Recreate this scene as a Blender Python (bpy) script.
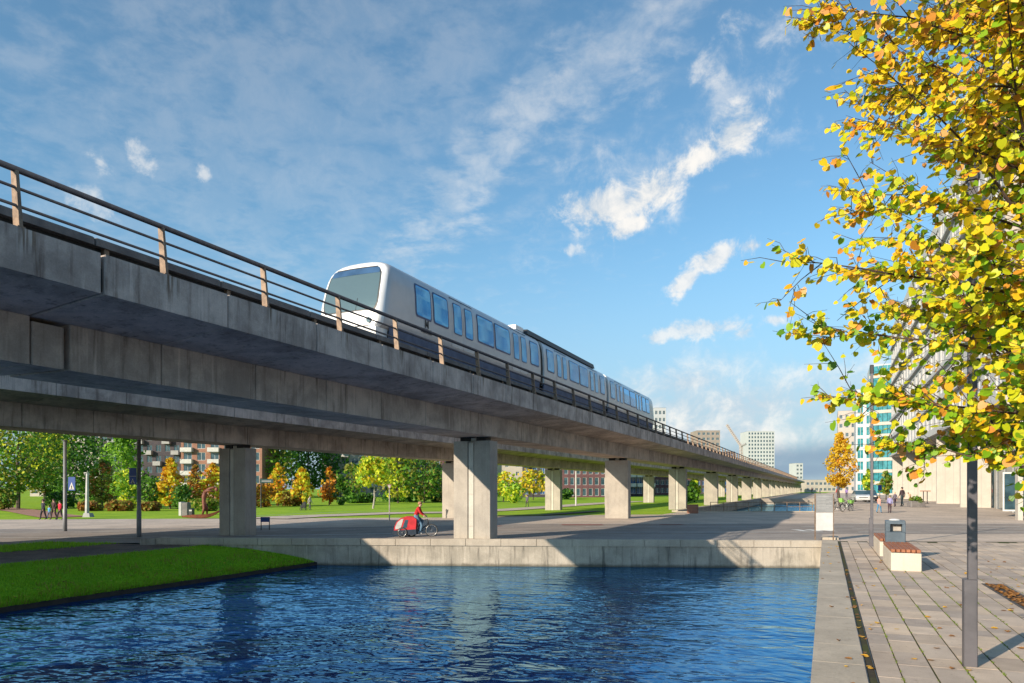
import bpy, math, random
import numpy as np
from mathutils import Vector, Matrix, noise as mnoise
for _o in list(bpy.data.objects): bpy.data.objects.remove(_o)
SC = bpy.context.scene
COL = SC.collection
R = math.radians
# ------------------------------------------------------------------ camera
HOR, F, CAMZ = 488.5, 711.0, 2.2           # horizon row, focal length in pixels, eye height above the quay
TH = math.atan(314 / F); CT, ST = math.cos(TH), math.sin(TH)
cam = bpy.data.cameras.new('camera'); cam.sensor_width = 36; cam.lens = F / 1024 * 36
cam.shift_y = (HOR - 341.5) / 1024; cam.clip_end = 6000; cam.clip_start = 0.1
camo = bpy.data.objects.new('camera', cam); COL.objects.link(camo)
camo.location = (0, 0, CAMZ); camo.rotation_euler = (R(90), 0, TH); SC.camera = camo
# ------------------------------------------------------------------ sun and sky
SUN_EL, SUN_AZ = 20.5, 24.0                # the light travels towards +Y, turned 24 degrees to +X
sun = bpy.data.lights.new('sun', 'SUN'); sun.energy = 4.7; sun.angle = R(0.5); sun.color = (1.0, 0.86, 0.68)
suno = bpy.data.objects.new('sun', sun); COL.objects.link(suno)
sd = Vector((math.sin(R(SUN_AZ)) * math.cos(R(SUN_EL)), math.cos(R(SUN_AZ)) * math.cos(R(SUN_EL)), -math.sin(R(SUN_EL))))
suno.rotation_euler = sd.to_track_quat('-Z', 'Y').to_euler(); suno.location = (-20, -30, 30)
SC.view_settings.view_transform = 'Standard'; SC.view_settings.look = 'None'
SC.view_settings.gamma = 1; SC.view_settings.use_curve_mapping = False; SC.view_settings.exposure = 0.62
SC.render.engine = 'CYCLES'
SKY_STRENGTH = 0.128

def pdir(px, py):
    v = Vector(((px - 512) / F, 1, (HOR - py) / F)).normalized()
    return Vector((v.x * CT - v.y * ST, v.x * ST + v.y * CT, v.z))

class NT:
    """small helper for writing node trees"""
    def __init__(s, tree): s.t = tree; tree.nodes.clear()
    def n(s, typ, **kw):
        nd = s.t.nodes.new(typ)
        for k, v in kw.items():
            if k.startswith('i_'):
                key = k[2:]; key = int(key) if key.isdigit() else key.replace('_', ' ')
                s.put(nd, key, v)
            else: setattr(nd, k, v)
        return nd
    def put(s, nd, key, v):
        if isinstance(v, bpy.types.NodeSocket): s.t.links.new(v, nd.inputs[key])
        else: nd.inputs[key].default_value = v
    def m(s, op, a, b=0.0, c=None, clamp=False):
        nd = s.t.nodes.new('ShaderNodeMath'); nd.operation = op; nd.use_clamp = clamp
        s.put(nd, 0, a); s.put(nd, 1, b)
        if c is not None: s.put(nd, 2, c)
        return nd.outputs[0]
    def vm(s, op, a, b=(0, 0, 0), scale=None):
        nd = s.t.nodes.new('ShaderNodeVectorMath'); nd.operation = op
        s.put(nd, 0, a)
        if op not in ('NORMALIZE', 'LENGTH'): s.put(nd, 1, b)
        if scale is not None: s.put(nd, 'Scale', scale)
        return nd.outputs['Value'] if op in ('DOT_PRODUCT', 'LENGTH') else nd.outputs['Vector']
    def noise(s, vec, scale, detail=4, rough=0.55, dist=0.0):
        nd = s.t.nodes.new('ShaderNodeTexNoise')
        s.put(nd, 'Vector', vec); s.put(nd, 'Scale', scale); s.put(nd, 'Detail', detail); s.put(nd, 'Roughness', rough); s.put(nd, 'Distortion', dist)
        return nd.outputs['Fac']
    def mix(s, fac, a, b, mode='MIX'):
        nd = s.t.nodes.new('ShaderNodeMix'); nd.data_type = 'RGBA'; nd.blend_type = mode
        s.put(nd, 0, fac); s.put(nd, 6, a); s.put(nd, 7, b)
        return nd.outputs[2]
    def ramp(s, fac, lo, hi):
        nd = s.t.nodes.new('ShaderNodeMapRange'); nd.clamp = True; nd.interpolation_type = 'SMOOTHSTEP'
        s.put(nd, 0, fac); s.put(nd, 1, lo); s.put(nd, 2, hi)
        return nd.outputs[0]

W_ = bpy.data.worlds.new('World'); SC.world = W_; W_.use_nodes = True
def make_world():
    t = NT(W_.node_tree)
    sky = t.n('ShaderNodeTexSky', sky_type='NISHITA', sun_disc=False, sun_elevation=R(SUN_EL), sun_rotation=R(180 + SUN_AZ))
    sky.air_density = 1.0; sky.dust_density = 0.6; sky.ozone_density = 1.6; sky.altitude = 0
    d = t.n('ShaderNodeTexCoord').outputs['Generated']
    d = t.vm('NORMALIZE', d)
    sep = t.n('ShaderNodeSeparateXYZ', i_0=d); z = sep.outputs[2]
    zz = t.m('MAXIMUM', t.m('ADD', z, 0.10), 0.03)
    flat = t.vm('SCALE', d, scale=t.m('DIVIDE', 1.0, zz))
    n_fine = t.noise(d, 21, 9, 0.66, 0.3)
    n_mid = t.noise(d, 7, 6, 0.58, 0.4)
    n_flat = t.noise(flat, 2.4, 7, 0.62, 0.5)
    n_flat2 = t.noise(flat, 11, 5, 0.6, 0.2)
    def cloud(ells, gain, thr, noise, soft=0.3, k=0.5):
        """one cloud: a noisy edge round a union of ellipses (column, row, tilt, half length, half height) of sky directions"""
        best = None
        for cx, cy, ang, s1, s2 in ells:
            c = pdir(cx, cy)
            e = pdir(cx + math.cos(R(ang)) * 10, cy - math.sin(R(ang)) * 10) - c
            t1 = (e - c * e.dot(c)).normalized(); t2 = c.cross(t1)
            a = t.m('MULTIPLY', t.vm('DOT_PRODUCT', d, tuple(t1)), F / s1)
            b = t.m('MULTIPLY', t.vm('DOT_PRODUCT', d, tuple(t2)), F / s2)
            r = t.m('SQRT', t.m('ADD', t.m('MULTIPLY', a, a), t.m('MULTIPLY', b, b)))
            fall = t.m('MAXIMUM', t.m('SUBTRACT', 1.0, r), -1.5)
            fall = t.m('MINIMUM', fall, t.m('MULTIPLY_ADD', t.vm('DOT_PRODUCT', d, tuple(c)), 60.0, -30.0))
            best = fall if best is None else t.m('SMOOTH_MAX', best, fall, 0.25)
        v = t.m('ADD', noise, t.m('MULTIPLY', best, k))
        return t.m('MULTIPLY', t.ramp(v, thr, thr + soft), gain)
    n_edge = t.m('MULTIPLY_ADD', t.m('ADD', t.m('MULTIPLY', n_fine, 0.62), t.m('MULTIPLY', n_mid, 0.38)), 2.4, -0.7)
    L = []
    L.append(cloud([(606, 206, 10, 50, 26), (650, 192, 30, 50, 24), (630, 226, 25, 30, 12), (700, 160, 30, 40, 18), (732, 132, 40, 38, 22)], 0.95, 0.52, n_edge, 0.42, 0.62))
    L.append(cloud([(640, 180, 35, 115, 52), (720, 112, 45, 85, 56)], 0.40, 0.52, n_edge, 0.6, 0.5))
    L.append(cloud([(716, 258, 22, 46, 17), (686, 280, 40, 28, 13), (752, 246, 10, 26, 12)], 0.85, 0.58, n_edge, 0.34, 0.5))
    L.append(cloud([(705, 328, 4, 72, 14), (655, 338, 10, 20, 10), (745, 332, 20, 24, 12), (776, 320, 0, 18, 8)], 0.70, 0.66, n_edge, 0.34, 0.5))
    L.append(cloud([(142, 160, -55, 22, 13), (100, 162, -50, 20, 12), (206, 176, 0, 10, 9), (95, 205, -35, 44, 15), (572, 250, 0, 18, 9)], 0.52, 0.66, n_edge, 0.36, 0.48))
    # thin high veils
    L.append(cloud([(470, 180, 50, 120, 30), (600, 60, 40, 130, 36)], 0.30, 0.40, n_flat2, 0.45, 0.35))
    L.append(cloud([(300, 130, 12, 330, 170)], 0.15, 0.44, n_flat2, 0.35, 0.3))
    L.append(cloud([(772, 30, 30, 60, 30), (720, 60, 35, 50, 24)], 0.42, 0.62, n_edge, 0.5, 0.5))
    # pale bank low over the town
    L.append(cloud([(760, 404, 4, 190, 36), (690, 382, 10, 60, 22), (680, 432, 0, 190, 24)], 0.80, 0.26, n_edge, 0.9, 0.5))
    acc = L[0]
    for q in L[1:]:
        acc = t.m('SUBTRACT', 1.0, t.m('MULTIPLY', t.m('SUBTRACT', 1.0, acc), t.m('SUBTRACT', 1.0, q)))
    veil = t.m('MULTIPLY', t.ramp(n_flat, 0.52, 0.80), 0.06)
    acc = t.m('SUBTRACT', 1.0, t.m('MULTIPLY', t.m('SUBTRACT', 1.0, acc), t.m('SUBTRACT', 1.0, veil)))
    shade = t.ramp(n_fine, 0.36, 0.66)
    ccol = t.mix(shade, (3.1, 3.5, 3.9, 1), (5.2, 5.0, 4.7, 1))
    skyc = t.mix(1.0, sky.outputs[0], (0.68, 0.93, 0.96, 1), 'MULTIPLY')
    low = t.m('MULTIPLY', t.ramp(z, 0.36, 0.0), 0.85)
    skyc = t.mix(low, skyc, (1.90, 2.50, 3.25, 1))
    out = t.mix(acc, skyc, ccol)
    dark = cloud([(825, 456, 3, 90, 18), (790, 470, 2, 110, 12)], 0.75, 0.40, n_mid, 0.6, 0.6)
    out = t.mix(dark, out, (1.25, 1.8, 2.5, 1))
    bg = t.n('ShaderNodeBackground', i_Color=out, i_Strength=SKY_STRENGTH)
    o = t.n('ShaderNodeOutputWorld', i_Surface=bg.outputs[0])
make_world()

# ------------------------------------------------------------------ coordinates
def UV(u, v, z=0.0):
    """u metres to the right and v metres ahead of the camera spot, on the world grid"""
    return Vector((u * CT - v * ST, u * ST + v * CT, z))
def G(x, y):
    """ground height"""
    v = -x * ST + y * CT
    if x < -16: h = -0.25 * min(1, (-16 - x) / 14) - 0.2 * min(1, max(0, (-30 - x) / 40))
    else: h = 0.0
    a = min(1, max(0, (v - 46) / 24)); b = min(1, max(0, (x + 1) / 4))
    return h + 0.5 * a * a * (3 - 2 * a) * b * b * (3 - 2 * b)
def AT(px, py=None, v=None, dz=0.0):
    """spot on the ground seen at column px, either at row py or at distance v"""
    if v is not None:
        p = UV((px - 512) * v / F, v); p.z = G(p.x, p.y) + dz; return p
    h = 0.0
    for _ in range(12):
        vv = F * (CAMZ - h) / (py - HOR); p = UV((px - 512) * vv / F, vv); h = G(p.x, p.y)
    p.z = h + dz; return p
def ROWZ(py, v): return CAMZ + (HOR - py) * v / F     # height seen at row py at distance v

# ------------------------------------------------------------------ materials
def mat(name):
    m = bpy.data.materials.new(name); m.use_nodes = True
    return m, NT(m.node_tree)
def finish(t, bsdf, disp=None):
    t.n('ShaderNodeOutputMaterial', i_Surface=bsdf)
def rgba(c): return (c[0], c[1], c[2], 1)
def pm(name, c1, c2=None, scale=3.0, rough=0.7, bump=0.0, bscale=None, metallic=0.0, fine=0.12, spec=0.5, lo=0.35, hi=0.65, coat=0.0):
    m, t = mat(name)
    c2 = c2 or tuple(x * 0.8 for x in c1)
    p = t.n('ShaderNodeNewGeometry').outputs['Position']
    n = t.noise(p, scale, 5, 0.6)
    col = t.mix(t.ramp(n, lo, hi), rgba(c1), rgba(c2))
    if fine:
        f = t.noise(p, scale * 14, 3, 0.6)
        col = t.mix(1.0, col, t.mix(f, rgba((1 - fine * 2,) * 3), rgba((1 + fine * 2,) * 3)), 'MULTIPLY')
    b = t.n('ShaderNodeBsdfPrincipled', i_Base_Color=col, i_Roughness=rough, i_Metallic=metallic)
    b.inputs['Specular IOR Level'].default_value = spec
    if coat: b.inputs['Coat Weight'].default_value = coat; b.inputs['Coat Roughness'].default_value = 0.08
    if bump:
        bn = t.n('ShaderNodeBump', i_Strength=bump, i_Distance=0.02, i_Height=t.noise(p, bscale or scale * 8, 4, 0.6))
        t.put(b, 'Normal', bn.outputs[0])
    finish(t, b.outputs[0]); return m
def concrete(name, c1, c2, stain=(0.10, 0.085, 0.07), amount=0.5, board=0.0):
    m, t = mat(name)
    p = t.n('ShaderNodeNewGeometry').outputs['Position']
    n = t.noise(p, 0.8, 6, 0.65, 0.3)
    col = t.mix(t.ramp(n, 0.32, 0.68), rgba(c1), rgba(c2))
    sc = t.vm('MULTIPLY', p, (3.2, 3.2, 0.28))
    st = t.noise(sc, 1.6, 6, 0.68)
    col = t.mix(t.m('MULTIPLY', t.ramp(st, 0.50, 0.78), amount), col, rgba(stain))
    st2 = t.noise(t.vm('MULTIPLY', p, (9, 9, 0.5)), 1.0, 4, 0.6)
    col = t.mix(t.m('MULTIPLY', t.ramp(st2, 0.55, 0.8), amount * 0.5), col, rgba(tuple(x * 1.5 for x in c1)))
    f = t.noise(p, 30, 4, 0.7)
    col = t.mix(1.0, col, t.mix(f, (0.72, 0.72, 0.72, 1), (1.28, 1.28, 1.28, 1)), 'MULTIPLY')
    pits = t.noise(p, 55, 2, 0.5)
    col = t.mix(t.m('MULTIPLY', t.ramp(pits, 0.70, 0.78), 0.5), col, rgba(stain))
    b = t.n('ShaderNodeBsdfPrincipled', i_Base_Color=col, i_Roughness=0.85)
    b.inputs['Specular IOR Level'].default_value = 0.25
    h = t.m('ADD', f, t.m('MULTIPLY', st, 0.6))
    if board: h = t.m('ADD', h, t.m('MULTIPLY', t.noise(t.vm('MULTIPLY', p, (14, 14, 0.05)), 1.0, 1), board))
    bn = t.n('ShaderNodeBump', i_Strength=0.35, i_Distance=0.02, i_Height=h)
    t.put(b, 'Normal', bn.outputs[0]); finish(t, b.outputs[0]); return m
def fascia_mat():
    m = concrete('fascia_concrete', (0.56, 0.475, 0.42), (0.28, 0.235, 0.21), (0.11, 0.075, 0.06), 0.95)
    t = NT.__new__(NT); t.t = m.node_tree
    b = [n for n in m.node_tree.nodes if n.type == 'BSDF_PRINCIPLED'][0]; src = b.inputs['Base Color'].links[0].from_socket
    p = t.n('ShaderNodeNewGeometry').outputs['Position']; sp = t.n('ShaderNodeSeparateXYZ', i_0=p)
    y = t.m('SUBTRACT', t.m('FRACT', t.m('DIVIDE', t.m('ADD', sp.outputs[1], 100 * 2.64 - 6.93 + 1.32 - 0.10), 2.64)), 0.5)
    w = t.m('ADD', 0.045, t.m('MULTIPLY', t.noise(t.vm('MULTIPLY', p, (1, 1.1, 0.4)), 2.0, 4, .6), 0.09))
    k = t.ramp(t.m('DIVIDE', t.m('ABSOLUTE', y), w), 1.0, 0.25)
    k = t.m('MULTIPLY', k, t.ramp(t.m('ADD', sp.outputs[2], t.m('MULTIPLY', t.noise(t.vm('MULTIPLY', p, (12, 12, .6)), 1.0, 3), 0.7)), 6.0, 6.5))
    n = t.noise(t.vm('MULTIPLY', p, (16, 16, 1.0)), 1.0, 4, .6)
    col = t.mix(t.m('MULTIPLY', k, 0.75), src, t.mix(t.ramp(n, .42, .58), (0.13, 0.085, 0.05, 1), (0.52, 0.47, 0.43, 1)))
    t.put(b, 'Base Color', col); return m
def wall_mat():
    m = concrete('canal_wall_concrete', (0.47, 0.41, 0.335), (0.30, 0.265, 0.215), (0.05, 0.045, 0.04), 0.85, board=1.2)
    t = NT.__new__(NT); t.t = m.node_tree
    b = [n for n in m.node_tree.nodes if n.type == 'BSDF_PRINCIPLED'][0]; src = b.inputs['Base Color'].links[0].from_socket
    p = t.n('ShaderNodeNewGeometry').outputs['Position']; sp = t.n('ShaderNodeSeparateXYZ', i_0=p)
    n = t.noise(p, 2.2, 5, .65)
    tide = t.ramp(t.m('ADD', sp.outputs[2], t.m('MULTIPLY', n, 0.22)), -0.86, -1.02)
    col = t.mix(t.m('MULTIPLY', tide, 0.78), src, (0.07, 0.062, 0.042, 1))
    runs = t.noise(t.vm('MULTIPLY', p, (2.6, 2.6, 0.12)), 1.0, 5, .7)
    patchy = t.noise(p, 0.45, 3, .6)
    k = t.m('MULTIPLY', t.ramp(runs, 0.54, 0.66), t.ramp(patchy, 0.46, 0.60))
    col = t.mix(t.m('MULTIPLY', k, 0.8), col, (0.03, 0.028, 0.026, 1))
    t.put(b, 'Base Color', col); return m
def paver(name, c1, c2):
    m, t = mat(name)
    p = t.n('ShaderNodeNewGeometry').outputs['Position']; oi = t.n('ShaderNodeNewGeometry').outputs['Random Per Island']
    col = t.mix(t.ramp(t.noise(p, 1.3, 6, .7), .3, .7), rgba(c1), rgba(c2))
    ob = t.n('ShaderNodeObjectInfo').outputs['Random']
    r = t.m('FRACT', t.m('ADD', oi, ob))
    col = t.mix(1.0, col, t.mix(r, (.80, .80, .82, 1), (1.16, 1.14, 1.10, 1)), 'MULTIPLY')
    big = t.ramp(t.noise(p, .35, 4, .6), .48, .72)
    col = t.mix(t.m('MULTIPLY', big, .35), col, rgba(tuple(x * .55 for x in c2)))
    sp = t.ramp(t.noise(p, 7, 4, .7), .62, .74)
    col = t.mix(t.m('MULTIPLY', sp, .4), col, (0.10, .085, .07, 1))
    f = t.noise(p, 90, 3, .7); col = t.mix(1.0, col, t.mix(f, (.66, .66, .66, 1), (1.34, 1.34, 1.34, 1)), 'MULTIPLY')
    gum = t.ramp(t.noise(p, 16, 1, .4), .735, .75); col = t.mix(t.m('MULTIPLY', gum, .5), col, (.12, .11, .10, 1))
    b = t.n('ShaderNodeBsdfPrincipled', i_Base_Color=col, i_Roughness=.9); b.inputs['Specular IOR Level'].default_value = .25
    bn = t.n('ShaderNodeBump', i_Strength=.5, i_Distance=.012, i_Height=f); t.put(b, 'Normal', bn.outputs[0]); finish(t, b.outputs[0]); return m
def leafy(name, c1, c2, trans=0.45, rough=0.55):
    m, t = mat(name)
    g = t.n('ShaderNodeNewGeometry'); oi = t.n('ShaderNodeObjectInfo')
    f = t.noise(g.outputs['Position'], 1.1, 4, 0.7)
    r = t.m('ADD', t.m('MULTIPLY', g.outputs['Random Per Island'], 0.75), t.m('MULTIPLY_ADD', f, 0.9, -0.32), clamp=True)
    col = t.mix(r, rgba(c1), rgba(c2))
    b = t.n('ShaderNodeBsdfPrincipled', i_Base_Color=col, i_Roughness=rough)
    b.inputs['Specular IOR Level'].default_value = 0.35
    tr = t.n('ShaderNodeBsdfTranslucent', i_Color=col)
    mx = t.n('ShaderNodeMixShader', i_0=trans, i_1=b.outputs[0], i_2=tr.outputs[0])
    finish(t, mx.outputs[0]); return m
def glass(name, c, rough=0.05, spec=0.8, emit=None):
    m, t = mat(name)
    p = t.n('ShaderNodeNewGeometry').outputs['Position']
    n = t.noise(p, 0.9, 3, 0.6)
    col = t.mix(t.ramp(n, 0.35, 0.65), rgba(c), rgba(tuple(x * 0.55 for x in c)))
    b = t.n('ShaderNodeBsdfPrincipled', i_Base_Color=col, i_Roughness=rough, i_IOR=1.5)
    b.inputs['Specular IOR Level'].default_value = spec
    finish(t, b.outputs[0]); return m
def flat(name, c, rough=0.6, metallic=0.0, spec=0.5):
    return pm(name, c, tuple(x * 0.9 for x in c), 6, rough, 0.0, metallic=metallic, fine=0.05, spec=spec)

M = {}
M['concrete'] = concrete('viaduct_concrete', (0.56, 0.46, 0.375), (0.31, 0.255, 0.21), (0.10, 0.075, 0.055), 0.85)
M['fascia'] = fascia_mat()
M['pier'] = concrete('pier_concrete', (0.40, 0.36, 0.31), (0.31, 0.28, 0.245), amount=0.28)
M['strip'] = concrete('pale_strip', (0.52, 0.49, 0.43), (0.44, 0.41, 0.36), amount=0.15)
M['wall'] = wall_mat()
M['coping'] = concrete('coping_concrete', (0.48, 0.415, 0.335), (0.37, 0.32, 0.26), amount=0.35)
M['black'] = pm('black_rubber', (0.012, 0.012, 0.013), (0.02, 0.02, 0.02), 9, 0.7)
M['galv'] = pm('galvanised_steel', (0.27, 0.185, 0.125), (0.15, 0.10, 0.07), 7, 0.6, metallic=0.15)
M['rail'] = pm('rail_paint', (0.075, 0.075, 0.085), (0.05, 0.05, 0.06), 5, 0.45, metallic=0.3)
M['cover'] = pm('cover_grey', (0.20, 0.185, 0.18), (0.13, 0.12, 0.12), 2, 0.75)
M['train'] = pm('train_paint', (0.52, 0.51, 0.515), (0.46, 0.455, 0.46), 1.2, 0.32, fine=0.02, coat=0.3)
M['train_white'] = pm('train_front_paint', (0.80, 0.80, 0.80), (0.74, 0.74, 0.74), 2, 0.28, fine=0.02, coat=0.4)
M['skirt'] = pm('skirt_blue', (0.13, 0.155, 0.23), (0.095, 0.115, 0.175), 2, 0.7, fine=0.05, spec=0.15)
M['under'] = pm('underframe_dark', (0.02, 0.022, 0.028), (0.035, 0.032, 0.03), 3, 0.7)
M['twin'] = pm('train_window_glass', (0.11, 0.52, 0.92), (0.07, 0.36, 0.74), 0.9, 0.05, fine=0.0, metallic=0.40)
M['tframe'] = flat('window_gasket', (0.012, 0.05, 0.16), 0.4)
M['post2'] = pm('lamp_post_grey', (0.24, 0.25, 0.27), (0.19, 0.20, 0.215), 2.5, 0.55, metallic=0.2, fine=0.05)
M['screen'] = pm('windscreen_glass', (0.085, 0.135, 0.155), (0.08, 0.125, 0.145), 0.5, 0.04, fine=0.0, spec=0.9) if True else glass('windscreen_glass', (0.085, 0.15, 0.165), 0.03, 1.0)
M['band'] = glass('windscreen_band', (0.05, 0.11, 0.22), 0.1, 0.8)
M['asphalt'] = pm('asphalt', (0.29, 0.245, 0.215), (0.22, 0.19, 0.17), 0.5, 0.9, 0.3, 60, fine=0.2)
M['cycle'] = pm('cycle_asphalt', (0.30, 0.265, 0.24), (0.25, 0.22, 0.20), 0.6, 0.9, 0.3, 60, fine=0.2)
M['paving'] = pm('plaza_paving', (0.52, 0.42, 0.34), (0.40, 0.325, 0.265), 0.35, 0.88, 0.3, 30, fine=0.2)
M['redpath'] = pm('red_gravel', (0.36, 0.18, 0.12), (0.29, 0.15, 0.10), 0.8, 0.95, 0.2, fine=0.15)
M['line'] = pm('road_paint', (0.70, 0.69, 0.66), (0.50, 0.49, 0.47), 3, 0.7, fine=0.15)
M['lawn'] = pm('lawn', (0.28, 0.41, 0.028), (0.20, 0.34, 0.022), 0.25, 0.95, 0.6, 14, fine=0.25, spec=0.1)
M['bank'] = pm('bank_turf', (0.27, 0.47, 0.02), (0.14, 0.33, 0.014), 0.45, 0.95, 0.8, 18, fine=0.3, spec=0.1)
M['bare'] = pm('bare_soil', (0.22, 0.165, 0.14), (0.15, 0.12, 0.10), 0.9, 0.95, 0.8, 20, fine=0.3, spec=0.1)
M['soil'] = pm('dark_edge_board', (0.045, 0.036, 0.028), (0.025, 0.022, 0.018), 3, 0.9, 0.5, 12)
M['bed'] = pm('joint_bed', (0.075, 0.085, 0.03), (0.06, 0.05, 0.04), 0.8, 0.95, 0.5, 30, fine=0.2, spec=0.1)
M['moss'] = leafy('moss', (0.20, 0.26, 0.03), (0.11, 0.17, 0.02), 0.2)
M['post'] = pm('post_grey', (0.13, 0.122, 0.135), (0.10, 0.095, 0.107), 2.5, 0.5, metallic=0.35, fine=0.05)
M['steel'] = pm('slot_steel', (0.05, 0.052, 0.058), (0.035, 0.037, 0.042), 4, 0.5, metallic=0.4)
M['bench'] = concrete('bench_concrete', (0.56, 0.50, 0.42), (0.48, 0.43, 0.36), amount=0.15)
M['slat'] = pm('bench_wood', (0.36, 0.135, 0.06), (0.26, 0.095, 0.045), 4, 0.6, 0.2, fine=0.15)
M['bin'] = pm('bin_paint', (0.085, 0.115, 0.145), (0.065, 0.09, 0.115), 4, 0.45, fine=0.06)
M['white'] = pm('white_paint', (0.62, 0.615, 0.60), (0.54, 0.535, 0.52), 2, 0.5, fine=0.04)
M['offwhite'] = pm('worn_white_panel', (0.50, 0.49, 0.475), (0.40, 0.395, 0.385), 2.5, 0.55, fine=0.06)
M['grey'] = pm('mid_grey', (0.30, 0.30, 0.30), (0.24, 0.24, 0.24), 2, 0.6)
M['dark'] = pm('dark_paint', (0.03, 0.032, 0.036), (0.02, 0.021, 0.024), 3, 0.5)
M['signblue'] = pm('sign_blue', (0.015, 0.07, 0.32), (0.012, 0.06, 0.27), 2, 0.4, fine=0.03)
M['signdark'] = pm('sign_dark_green', (0.012, 0.05, 0.05), (0.01, 0.04, 0.04), 2, 0.4)
M['red'] = pm('red_cloth', (0.55, 0.018, 0.03), (0.40, 0.012, 0.02), 5, 0.6)
M['rust'] = pm('rusty_bronze', (0.20, 0.062, 0.028), (0.11, 0.036, 0.02), 4, 0.65, 0.4)
M['bark'] = pm('bark', (0.10, 0.075, 0.06), (0.06, 0.045, 0.036), 6, 0.9, 0.6, 20)
M['twig'] = pm('twig_bark', (0.075, 0.045, 0.035), (0.05, 0.03, 0.026), 8, 0.8)
M['palebark'] = pm('pale_bark', (0.40, 0.36, 0.32), (0.28, 0.25, 0.22), 5, 0.85)
M['skin'] = pm('skin', (0.56, 0.33, 0.24), (0.50, 0.29, 0.21), 8, 0.6, fine=0.03)
M['rim'] = pm('wheel_rim', (0.5, 0.5, 0.5), (0.4, 0.4, 0.4), 8, 0.35, metallic=0.8)
M['tyre'] = pm('tyre', (0.018, 0.018, 0.018), (0.026, 0.025, 0.024), 8, 0.85)
def water_mat():
    m, t = mat('canal_water')
    p = t.n('ShaderNodeNewGeometry').outputs['Position']
    mp = t.n('ShaderNodeMapping', i_Vector=p); mp.inputs['Rotation'].default_value = (0, 0, -TH); mp.inputs['Scale'].default_value = (0.62, 1.0, 1.0)
    v = mp.outputs[0]
    a = t.noise(v, 0.75, 1, 0.5, 0.5); b = t.noise(v, 2.0, 1.5, 0.5, 0.9); c = t.noise(v, 5.2, 1, 0.5, 0.5)
    h = t.m('ADD', t.m('ADD', t.m('MULTIPLY', a, 0.9), t.m('MULTIPLY', b, 0.62)), t.m('MULTIPLY', c, 0.16))
    bn = t.n('ShaderNodeBump', i_Strength=1.0, i_Distance=0.088, i_Height=h)
    df = t.n('ShaderNodeBsdfDiffuse', i_Color=(0.001, 0.036, 0.17, 1))
    gl = t.n('ShaderNodeBsdfGlossy', i_Color=(0.42, 0.76, 1.0, 1), i_Roughness=0.015, i_Normal=bn.outputs[0])
    fr = t.n('ShaderNodeFresnel', i_IOR=1.95, i_Normal=bn.outputs[0])
    mx = t.n('ShaderNodeMixShader', i_0=t.m('MULTIPLY', fr.outputs[0], 1.15, clamp=True), i_1=df.outputs[0], i_2=gl.outputs[0])
    bs = mx
    finish(t, bs.outputs[0]); return m
M['water'] = water_mat()
def brick_mat(name, c1, c2, mortar, s=1.0, vertical=True):
    m, t = mat(name)
    p = t.n('ShaderNodeNewGeometry').outputs['Position']
    sp = t.n('ShaderNodeSeparateXYZ', i_0=p)
    cv = t.n('ShaderNodeCombineXYZ', i_0=t.m('ADD', sp.outputs[0], sp.outputs[1]), i_1=sp.outputs[2], i_2=0.0)
    br = t.n('ShaderNodeTexBrick', i_Vector=cv.outputs[0], i_Color1=rgba(c1), i_Color2=rgba(c2), i_Mortar=rgba(mortar), i_Scale=s)
    br.inputs['Mortar Size'].default_value = 0.02; br.inputs['Brick Width'].default_value = 0.9; br.inputs['Row Height'].default_value = 0.32
    n = t.noise(p, 0.4, 4, 0.6)
    col = t.mix(1.0, br.outputs[0], t.mix(n, (0.75, 0.75, 0.75, 1), (1.2, 1.2, 1.2, 1)), 'MULTIPLY')
    b = t.n('ShaderNodeBsdfPrincipled', i_Base_Color=col, i_Roughness=0.85); b.inputs['Specular IOR Level'].default_value = 0.2
    finish(t, b.outputs[0]); return m
M['beigebrick'] = brick_mat('beige_brick', (0.47, 0.405, 0.33), (0.42, 0.365, 0.30), (0.33, 0.285, 0.24))
M['redbrick'] = brick_mat('red_brick', (0.30, 0.15, 0.11), (0.25, 0.125, 0.09), (0.3, 0.2, 0.16))
M['darkbrick'] = brick_mat('dark_brick', (0.055, 0.05, 0.065), (0.075, 0.062, 0.07), (0.08, 0.075, 0.075))
M['purplebrick'] = brick_mat('purple_brick', (0.15, 0.07, 0.075), (0.11, 0.055, 0.065), (0.12, 0.08, 0.08))
M['render'] = pm('pale_render', (0.44, 0.39, 0.34), (0.38, 0.34, 0.30), 0.3, 0.8, fine=0.06)
M['facade'] = concrete('facade_panels', (0.50, 0.50, 0.495), (0.43, 0.43, 0.43), amount=0.1)
M['precast'] = concrete('pale_precast', (0.50, 0.455, 0.40), (0.44, 0.40, 0.35), amount=0.1)
M['bglass'] = glass('building_glass', (0.05, 0.10, 0.13), 0.05, 0.9)
M['teal'] = glass('teal_glass', (0.05, 0.26, 0.30), 0.06, 0.9)
M['blueglass'] = glass('blue_glass', (0.04, 0.12, 0.30), 0.06, 0.9)
M['towerwhite'] = pm('tower_white', (0.46, 0.48, 0.50), (0.42, 0.44, 0.46), 0.05, 0.6, fine=0.03)
M['towerbrown'] = pm('tower_brown', (0.30, 0.25, 0.22), (0.26, 0.22, 0.19), 0.1, 0.8, fine=0.05)
M['crane'] = pm('crane_paint', (0.46, 0.40, 0.37), (0.42, 0.36, 0.33), 1, 0.6)
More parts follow.
